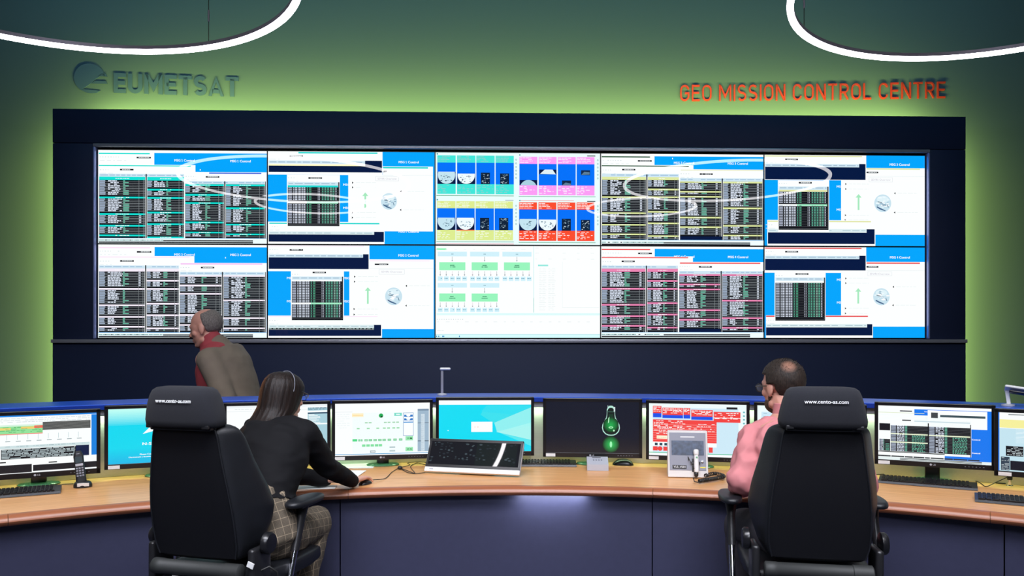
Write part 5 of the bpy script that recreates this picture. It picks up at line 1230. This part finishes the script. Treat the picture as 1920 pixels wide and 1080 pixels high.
mr = nt.nodes.new('ShaderNodeMapRange'); mr.inputs[1].default_value = .018; mr.inputs[2].default_value = .085; mr.inputs[3].default_value = 1.3; mr.inputs[4].default_value = 0
mp = nt.nodes.new('ShaderNodeMapping'); mp.inputs['Scale'].default_value = (150, 150, 5); nz = nt.nodes.new('ShaderNodeTexNoise'); nz.inputs['Scale'].default_value = 1
mu = nt.nodes.new('ShaderNodeMath'); mu.operation = 'MULTIPLY'; mx_ = nt.nodes.new('ShaderNodeMix'); mx_.data_type = 'RGBA'; mx_.inputs[7].default_value = (.34, .14, .055, 1)
for a_, b_ in ((tc.outputs['Object'], sb.inputs[0]), (sb.outputs[0], ml.inputs[0]), (ml.outputs[0], ln.inputs[0]), (ln.outputs['Value'], mr.inputs[0]), (mr.outputs[0], mu.inputs[0]), (tc.outputs['Object'], mp.inputs[0]), (mp.outputs[0], nz.inputs[0]), (nz.outputs[0], mu.inputs[1]), (mu.outputs[0], mx_.inputs[0]), (lk, mx_.inputs[6]), (mx_.outputs[2], bs.inputs['Base Color'])): nt.links.new(a_, b_)
b = MB(); b.tube([T(-.0+.094*cos(q), -.02+.02*sin(q), .03+.100*sin(q)) for q in [pi*k/24 for k in range(25)]], .0028, 8, flat=.6); b.build('headset_band', M_GREYF, W, smooth=60)
b = MB(); b.tube([T(.095, .03, .03), T(.093, .068, .022), T(.076, .085, .014), T(.056, .098, .008)], .0026, 8)
for q in (-1, 1): b.tube([T(q*.033+.022*cos(a), .098-.008*abs(cos(a)), .002+.014*sin(a)) for a in [2*pi*k/20 for k in range(20)]], .0018, 6, closed=True)
b.build('glasses', M_BLKG, W, smooth=60)
fq = Vector((.30, .95, -.04)).normalized(); nq = Vector((-.10, .05, 1)); rq = fq.cross(nq).normalized(); nq = rq.cross(fq)
b = MB(); hb_ = wrR+Vector((.008, .03, -.006))+(rq*.010+fq*.094+nq*.0)*.92; b.tube([hb_+rq*.0095*cos(a)+nq*.0095*sin(a) for a in [2*pi*k/16 for k in range(16)]], .0016, 6, closed=True); b.build('ring', M_CHROME, W)
settle(W)
mo = mouse(Vector((-.752, 3.955, DZ)), radians(-14), 'dark mouse under the hand of the woman', M_BLK, .10); mo.scale = (.85, .9, .62)

# ---- man in the pink shirt
Mn = empty('person', (1.24, 3.28, 0), 0, 'seated person with short dark hair, glasses and pink shirt in the right chair', 'person')
fM = Vector((-.42, .90, 0)).normalized(); Hm = Vector((1.208, 3.46, 1.264)); MM = frame(Hm, fM+Vector((0, 0, -.10))); s = 1.0
tf = Vector((.05, 1, 0)).normalized(); tr = Vector((tf.y, -tf.x, 0))
hip = Vector((1.235, 3.20, .68)); wst = Vector((1.235, 3.22, .84)); cst = Vector((1.232, 3.30, 1.0)); shc = Vector((1.23, 3.36, 1.09)); nk = Vector((1.225, 3.39, 1.155))
sL = Vector((1.068, 3.38, 1.035)); eL = Vector((.965, 3.26, .872)); wL = Vector((1.06, 3.52, .81)); sR = Vector((1.405, 3.36, 1.04)); eR = Vector((1.485, 3.27, .872)); wR = Vector((1.40, 3.50, .81))
hl = Vector((1.14, 3.20, .66)); kl = Vector((1.055, 3.56, .625)); al = Vector((1.07, 3.50, .1)); hr_ = Vector((1.33, 3.20, .66)); kr = Vector((1.40, 3.55, .625)); ar = Vector((1.38, 3.50, .1))
lean = Vector((0, 0, -.45))
mt_ = [(hip+Vector((0, 0, -.08)), tr, tf, .12, .09), (hip, tr, tf, .168, .125), (hip*.5+wst*.5, tr, tf, .162, .125), (wst, tr, tf+lean, .158, .125), (wst*.5+cst*.5, tr, tf+lean, .172, .125), (cst, tr, tf+lean, .188, .12), (shc, tr, tf+lean, .165, .095), (nk, tr, tf, .075, .065)]
b = MB(); head_pieces(b, MM, s); b.cap(nk+Vector((0, 0, -.03)), Hm+Vector((0, -.015, -.05)), .060, .058); torso(b, mt_)
for sh, el, wr in ((sL, eL, wL), (sR, eR, wR)): b.cap(sh, el, .054, .044); b.cap(el, wr, .044, .030)
leg(b, hl, kl, al, (.085, .060, .042)); leg(b, hr_, kr, ar, (.085, .060, .042))
hand_pieces(b, wL+Vector((.0, .02, -.006)), (.35, .9, -.12), (0, .1, 1), 1, 1, (.3, .35, .4, .4)); hand_pieces(b, wR+Vector((0, .02, -.006)), (-.35, .9, -.12), (0, .1, 1), -1, 1, (.3, .35, .4, .4))
remesh(b, 'body', SKIN2, Mn, .0048, 3)
eyes(MM, s, Mn)
PINK = check_mat('pink_shirt_cloth', (.57, .21, .22), (.52, .175, .185), None, (0, 0, 0), 60)
b = MB(); torso(b, mt_[1:7], .02); b.ell(nk-Vector((0, .0, .045)), (.125, .085, .05))
for sh, el, wr in ((sL, eL, wL), (sR, eR, wR)):
    b.cap(sh, el+Vector((0, 0, .004)), .078, .062, 20); b.cap(el, wr, .058, .044, 20); b.cap(sh+(shc-sh)*.6, sh, .088, .078)
remesh(b, 'shirt', PINK, Mn, .008, 4, (.014, (14, 14, 10)))
b = MB(); n = 28; rr = []
for rad, z in ((.073, -.022), (.078, -.018), (.072, .030), (.066, .032), (.064, .028), (.066, -.02)):
    rr.append([nk+Vector((rad*cos(2*pi*k/n), .01+rad*.92*sin(2*pi*k/n), z+.012-.018*max(0, sin(2*pi*k/n)))) for k in range(n)])
b.loft(rr); b.build('collar', PINK, Mn, smooth=50)
DT = mat('dark_trouser_cloth', (.030, .026, .036), .85, bump=.3, bscale=700)
b = MB(); torso(b, mt_[0:3], .016); leg(b, hl, kl, al, (.092, .068, .056), .010); leg(b, hr_, kr, ar, (.092, .068, .056), .010); remesh(b, 'trousers', DT, Mn, .009, 4, (.006, (10, 10, 10)))
shoe(Mn, al, tf); shoe(Mn, ar, tf)
HM = hair_mat('short_brown_hair', (.012, .009, .008), (.045, .030, .022), .6, (240, 240, 60))
nt = HM.node_tree; bs = nt.nodes['Principled BSDF']; lk = bs.inputs['Base Color'].links[0].from_socket
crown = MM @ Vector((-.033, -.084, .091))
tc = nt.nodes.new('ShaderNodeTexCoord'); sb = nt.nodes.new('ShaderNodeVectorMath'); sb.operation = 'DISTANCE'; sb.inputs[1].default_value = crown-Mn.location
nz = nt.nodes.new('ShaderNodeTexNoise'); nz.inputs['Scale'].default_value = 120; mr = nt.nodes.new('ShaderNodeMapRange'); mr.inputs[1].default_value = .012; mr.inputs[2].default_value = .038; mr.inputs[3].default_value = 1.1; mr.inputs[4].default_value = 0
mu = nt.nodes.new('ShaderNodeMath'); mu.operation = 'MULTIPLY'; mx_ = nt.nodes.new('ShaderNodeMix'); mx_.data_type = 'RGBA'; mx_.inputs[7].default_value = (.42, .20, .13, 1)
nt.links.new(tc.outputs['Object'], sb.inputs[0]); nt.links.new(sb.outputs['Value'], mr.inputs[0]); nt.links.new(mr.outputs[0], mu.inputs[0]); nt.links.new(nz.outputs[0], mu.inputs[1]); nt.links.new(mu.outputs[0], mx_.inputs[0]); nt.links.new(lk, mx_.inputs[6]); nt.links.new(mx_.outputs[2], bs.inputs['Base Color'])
def keepM(d):      # hairline: forehead free, temples, ear cut, nape
    front = sstep(.62, .50, d.y-.35*d.z) if d.z > .30 else sstep(.34, .22, d.y)
    if d.z < -.22: front = min(front, sstep(-.10, -.24, d.y))
    low = sstep(-.86, -.74, d.z-.25*d.y)
    return front*low
hn = lambda d: .0022*noise.noise(d*22)+.0016*noise.noise(d*60)
ellhair(MM, 'hair', HM, Mn, s, .011, keepM, noisef=hn)
b = MB(); T = lambda x, y, z: MM @ Vector((x, y, z))
for k in range(260):                                    # loose tips on the crown
    a = random.uniform(0, 2*pi); e = random.uniform(.35, 1.4); d = Vector((cos(a)*cos(e), sin(a)*cos(e), sin(e)))
    if d.y > .5: continue
    p = Vector((d.x*.084, -.012+d.y*.103, .035+d.z*.092)); q = Vector((random.uniform(-.5, .5), random.uniform(-.9, .1), .25))
    b.tube([T(*p), T(*(p+d*.003+q*.006)), T(*(p+d*.004+q*.012))], [.0009, .0007, .0002], 4)
b.build('loose_hair', HM, Mn, smooth=80)
b = MB(); R_ = MM.to_3x3().to_4x4()
b.ell(T(0, .030, -.072), (.060, .062, .048), R_); b.cap(T(-.056, .016, -.05), T(-.066, .004, -.01), .012, .008); b.cap(T(.056, .016, -.05), T(.066, .004, -.01), .012, .008)
remesh(b, 'beard', hair_mat('short_beard', (.045, .026, .018), (.16, .085, .055), .8, (300, 300, 300)), Mn, .005, 2)
b = MB()
for q in (-1, 1):
    b.tube([T(q*.035+.026*cos(a), .112-.014*abs(q*.035+.026*cos(a))/.06, .004+.018*sin(a)) for a in [2*pi*k/24 for k in range(24)]], .0020, 8, closed=True)
    b.tube([T(q*.060, .100, .010), T(q*.074, .06, .010), T(q*.078, .0, .008), T(q*.078, -.020, -.008)], .0022, 8)
b.tube([T(-.01, .112, .008), T(0, .114, .012), T(.01, .112, .008)], .002, 8)
g = b.build('glasses', M_BLKG, Mn, smooth=60)
b = MB()
for q in (-1, 1): b.add([T(q*.035+.0245*cos(a), .1115-.014*abs(q*.035+.0245*cos(a))/.06, .004+.0165*sin(a)) for a in [2*pi*k/24 for k in range(24)]], [tuple(range(24))])
gm = mat('lens_glass', (.8, .85, .9), .03); gm.node_tree.nodes['Principled BSDF'].inputs['Transmission Weight'].default_value = .9; gm.node_tree.nodes['Principled BSDF'].inputs['IOR'].default_value = 1.1
b.build('lenses', gm, g)
settle(Mn)

# ---- man walking behind the desk to the left
Wk = empty('person', (-1.80, 5.14, 0), 0, 'person in brown jacket and red shirt walking left behind the desk', 'person')
Y_ = 5.14; f = Vector((-1, .04, 0)).normalized(); r = Vector((f.y, -f.x, 0)); k_ = Y_/F
Q = lambda px, py, dy=0: Vector(((px-960)*k_, Y_+dy, CAMZ+(640-py)*k_))
Hk = Q(386, 616); MK = frame(Hk, f+Vector((0, 0, -.22))); s = 1.08
hip = Vector((-1.72, Y_, .92)); 
DX = Vector((-.105, 0, .0)); rows_k = [(hip+Vector((0, 0, -.10)), r, f, .13, .10), (hip, r, f, .175, .125), (Vector((-1.745, Y_, 1.06)), r, f, .170, .135), (Vector((-1.79, Y_, 1.20)), r, f+Vector((0, 0, -.25)), .185, .14), (Vector((-1.845, Y_, 1.32)), r, f+Vector((0, 0, -.45)), .195, .125), (Vector((-1.90, Y_, 1.405)), r, f+Vector((0, 0, -.7)), .165, .085), (Vector((-1.945, Y_, 1.44)), r, f+Vector((0, 0, -.7)), .075, .06)]
rows_k = [(c+Vector(((-.10, -.11, -.125, -.125, -.10, -.07, -.055)[i], 0, 0)), r_, f_, w_, d_) for i, (c, r_, f_, w_, d_) in enumerate(rows_k)]; nkk = rows_k[-1][0]+Vector((.01, 0, .02))
sN = Vector((-1.865, Y_-.19, 1.35)); eN = Vector((-1.73, Y_-.225, 1.10)); wN_ = Vector((-1.86, Y_-.21, .90)); sF = Vector((-1.865, Y_+.19, 1.35)); eF = Vector((-1.90, Y_+.22, 1.08)); wF = Vector((-2.06, Y_+.19, .93))
sN += DX; eN += DX; wN_ += DX; sF += DX; eF += DX; wF += DX; h1 = hip+Vector((-.05, -.09, 0)); k1 = Vector((-1.90, Y_-.09, .50)); a1 = Vector((-1.88, Y_-.09, .11)); h2 = hip+Vector((-.05, .09, 0)); k2 = Vector((-1.70, Y_+.09, .50)); a2 = Vector((-1.45, Y_+.09, .16))
b = MB(); head_pieces(b, MK, s); b.cap(nkk+Vector((.02, 0, -.04)), Hk+Vector((.02, 0, -.05)), .066, .064); torso(b, rows_k)
for sh, el, wr, sd in ((sN, eN, wN_, 1), (sF, eF, wF, -1)): b.cap(sh, el, .055, .044); b.cap(el, wr, .042, .030); hand_pieces(b, wr+(wr-el).normalized()*.01, (wr-el), (0, -sd, .1), sd, 1, (.5, .55, .6, .6))
leg(b, h1, k1, a1, (.09, .062, .042)); leg(b, h2, k2, a2, (.09, .062, .042))
remesh(b, 'body', SKIN2, Wk, .006, 3); eyes(MK, s, Wk)
REDS = mat('red_shirt_cloth', (.30, .035, .045), .8, bump=.3, bscale=500); JK = mat('olive_brown_jacket', (.16, .125, .09), .85, bump=.4, bscale=500, var=.12, vscale=9)
b = MB(); torso(b, rows_k[1:7], .014); b.cap(nkk+Vector((.012, 0, -.06)), nkk+Vector((-.008, 0, .018)), .095, .076); remesh(b, 'shirt', REDS, Wk, .01, 4, (.004, (9, 9, 12)))
b = MB(); bk = Vector((.055, 0, .0))
torso(b, [(c+bk, r_, f_, w_*.96, d_*.84) for c, r_, f_, w_, d_ in rows_k[1:6]], .030)
JX = Vector((.035, 0, 0))
for sh, el, wr in ((sN, eN, wN_), (sF, eF, wF)): b.cap(sh+JX, el+JX*.5, .082, .066, 20); b.cap(el+JX*.5, wr, .062, .048, 20); b.cap(sh+Vector((.05, (Y_-sh.y)*.4, -.01)), sh+JX, .10, .085)
b.cap(nkk+Vector((.055, 0, -.07)), nkk+Vector((.03, 0, -.025)), .105, .088)
remesh(b, 'jacket', JK, Wk, .010, 14, (.003, (9, 9, 13)))
b = MB(); torso(b, rows_k[0:2], .02); leg(b, h1, k1, a1, (.095, .072, .058), .010); leg(b, h2, k2, a2, (.095, .072, .058), .010); remesh(b, 'trousers', DT, Wk, .01, 4, (.006, (10, 10, 10)))
shoe(Wk, a1, f, 1.1); shoe(Wk, a2, f, 1.1)
def keepK(d): return sstep(.10, -.12, d.y-.12*d.z)*sstep(-.82, -.7, d.z)*sstep(1.0, .80, d.z+.35*d.y+.25)
ellhair(MK, 'hair', hair_mat('short_grey_hair', (.10, .085, .075), (.24, .21, .19), .7, (240, 240, 60)), Wk, s, .006, keepK, noisef=hn)
settle(Wk)
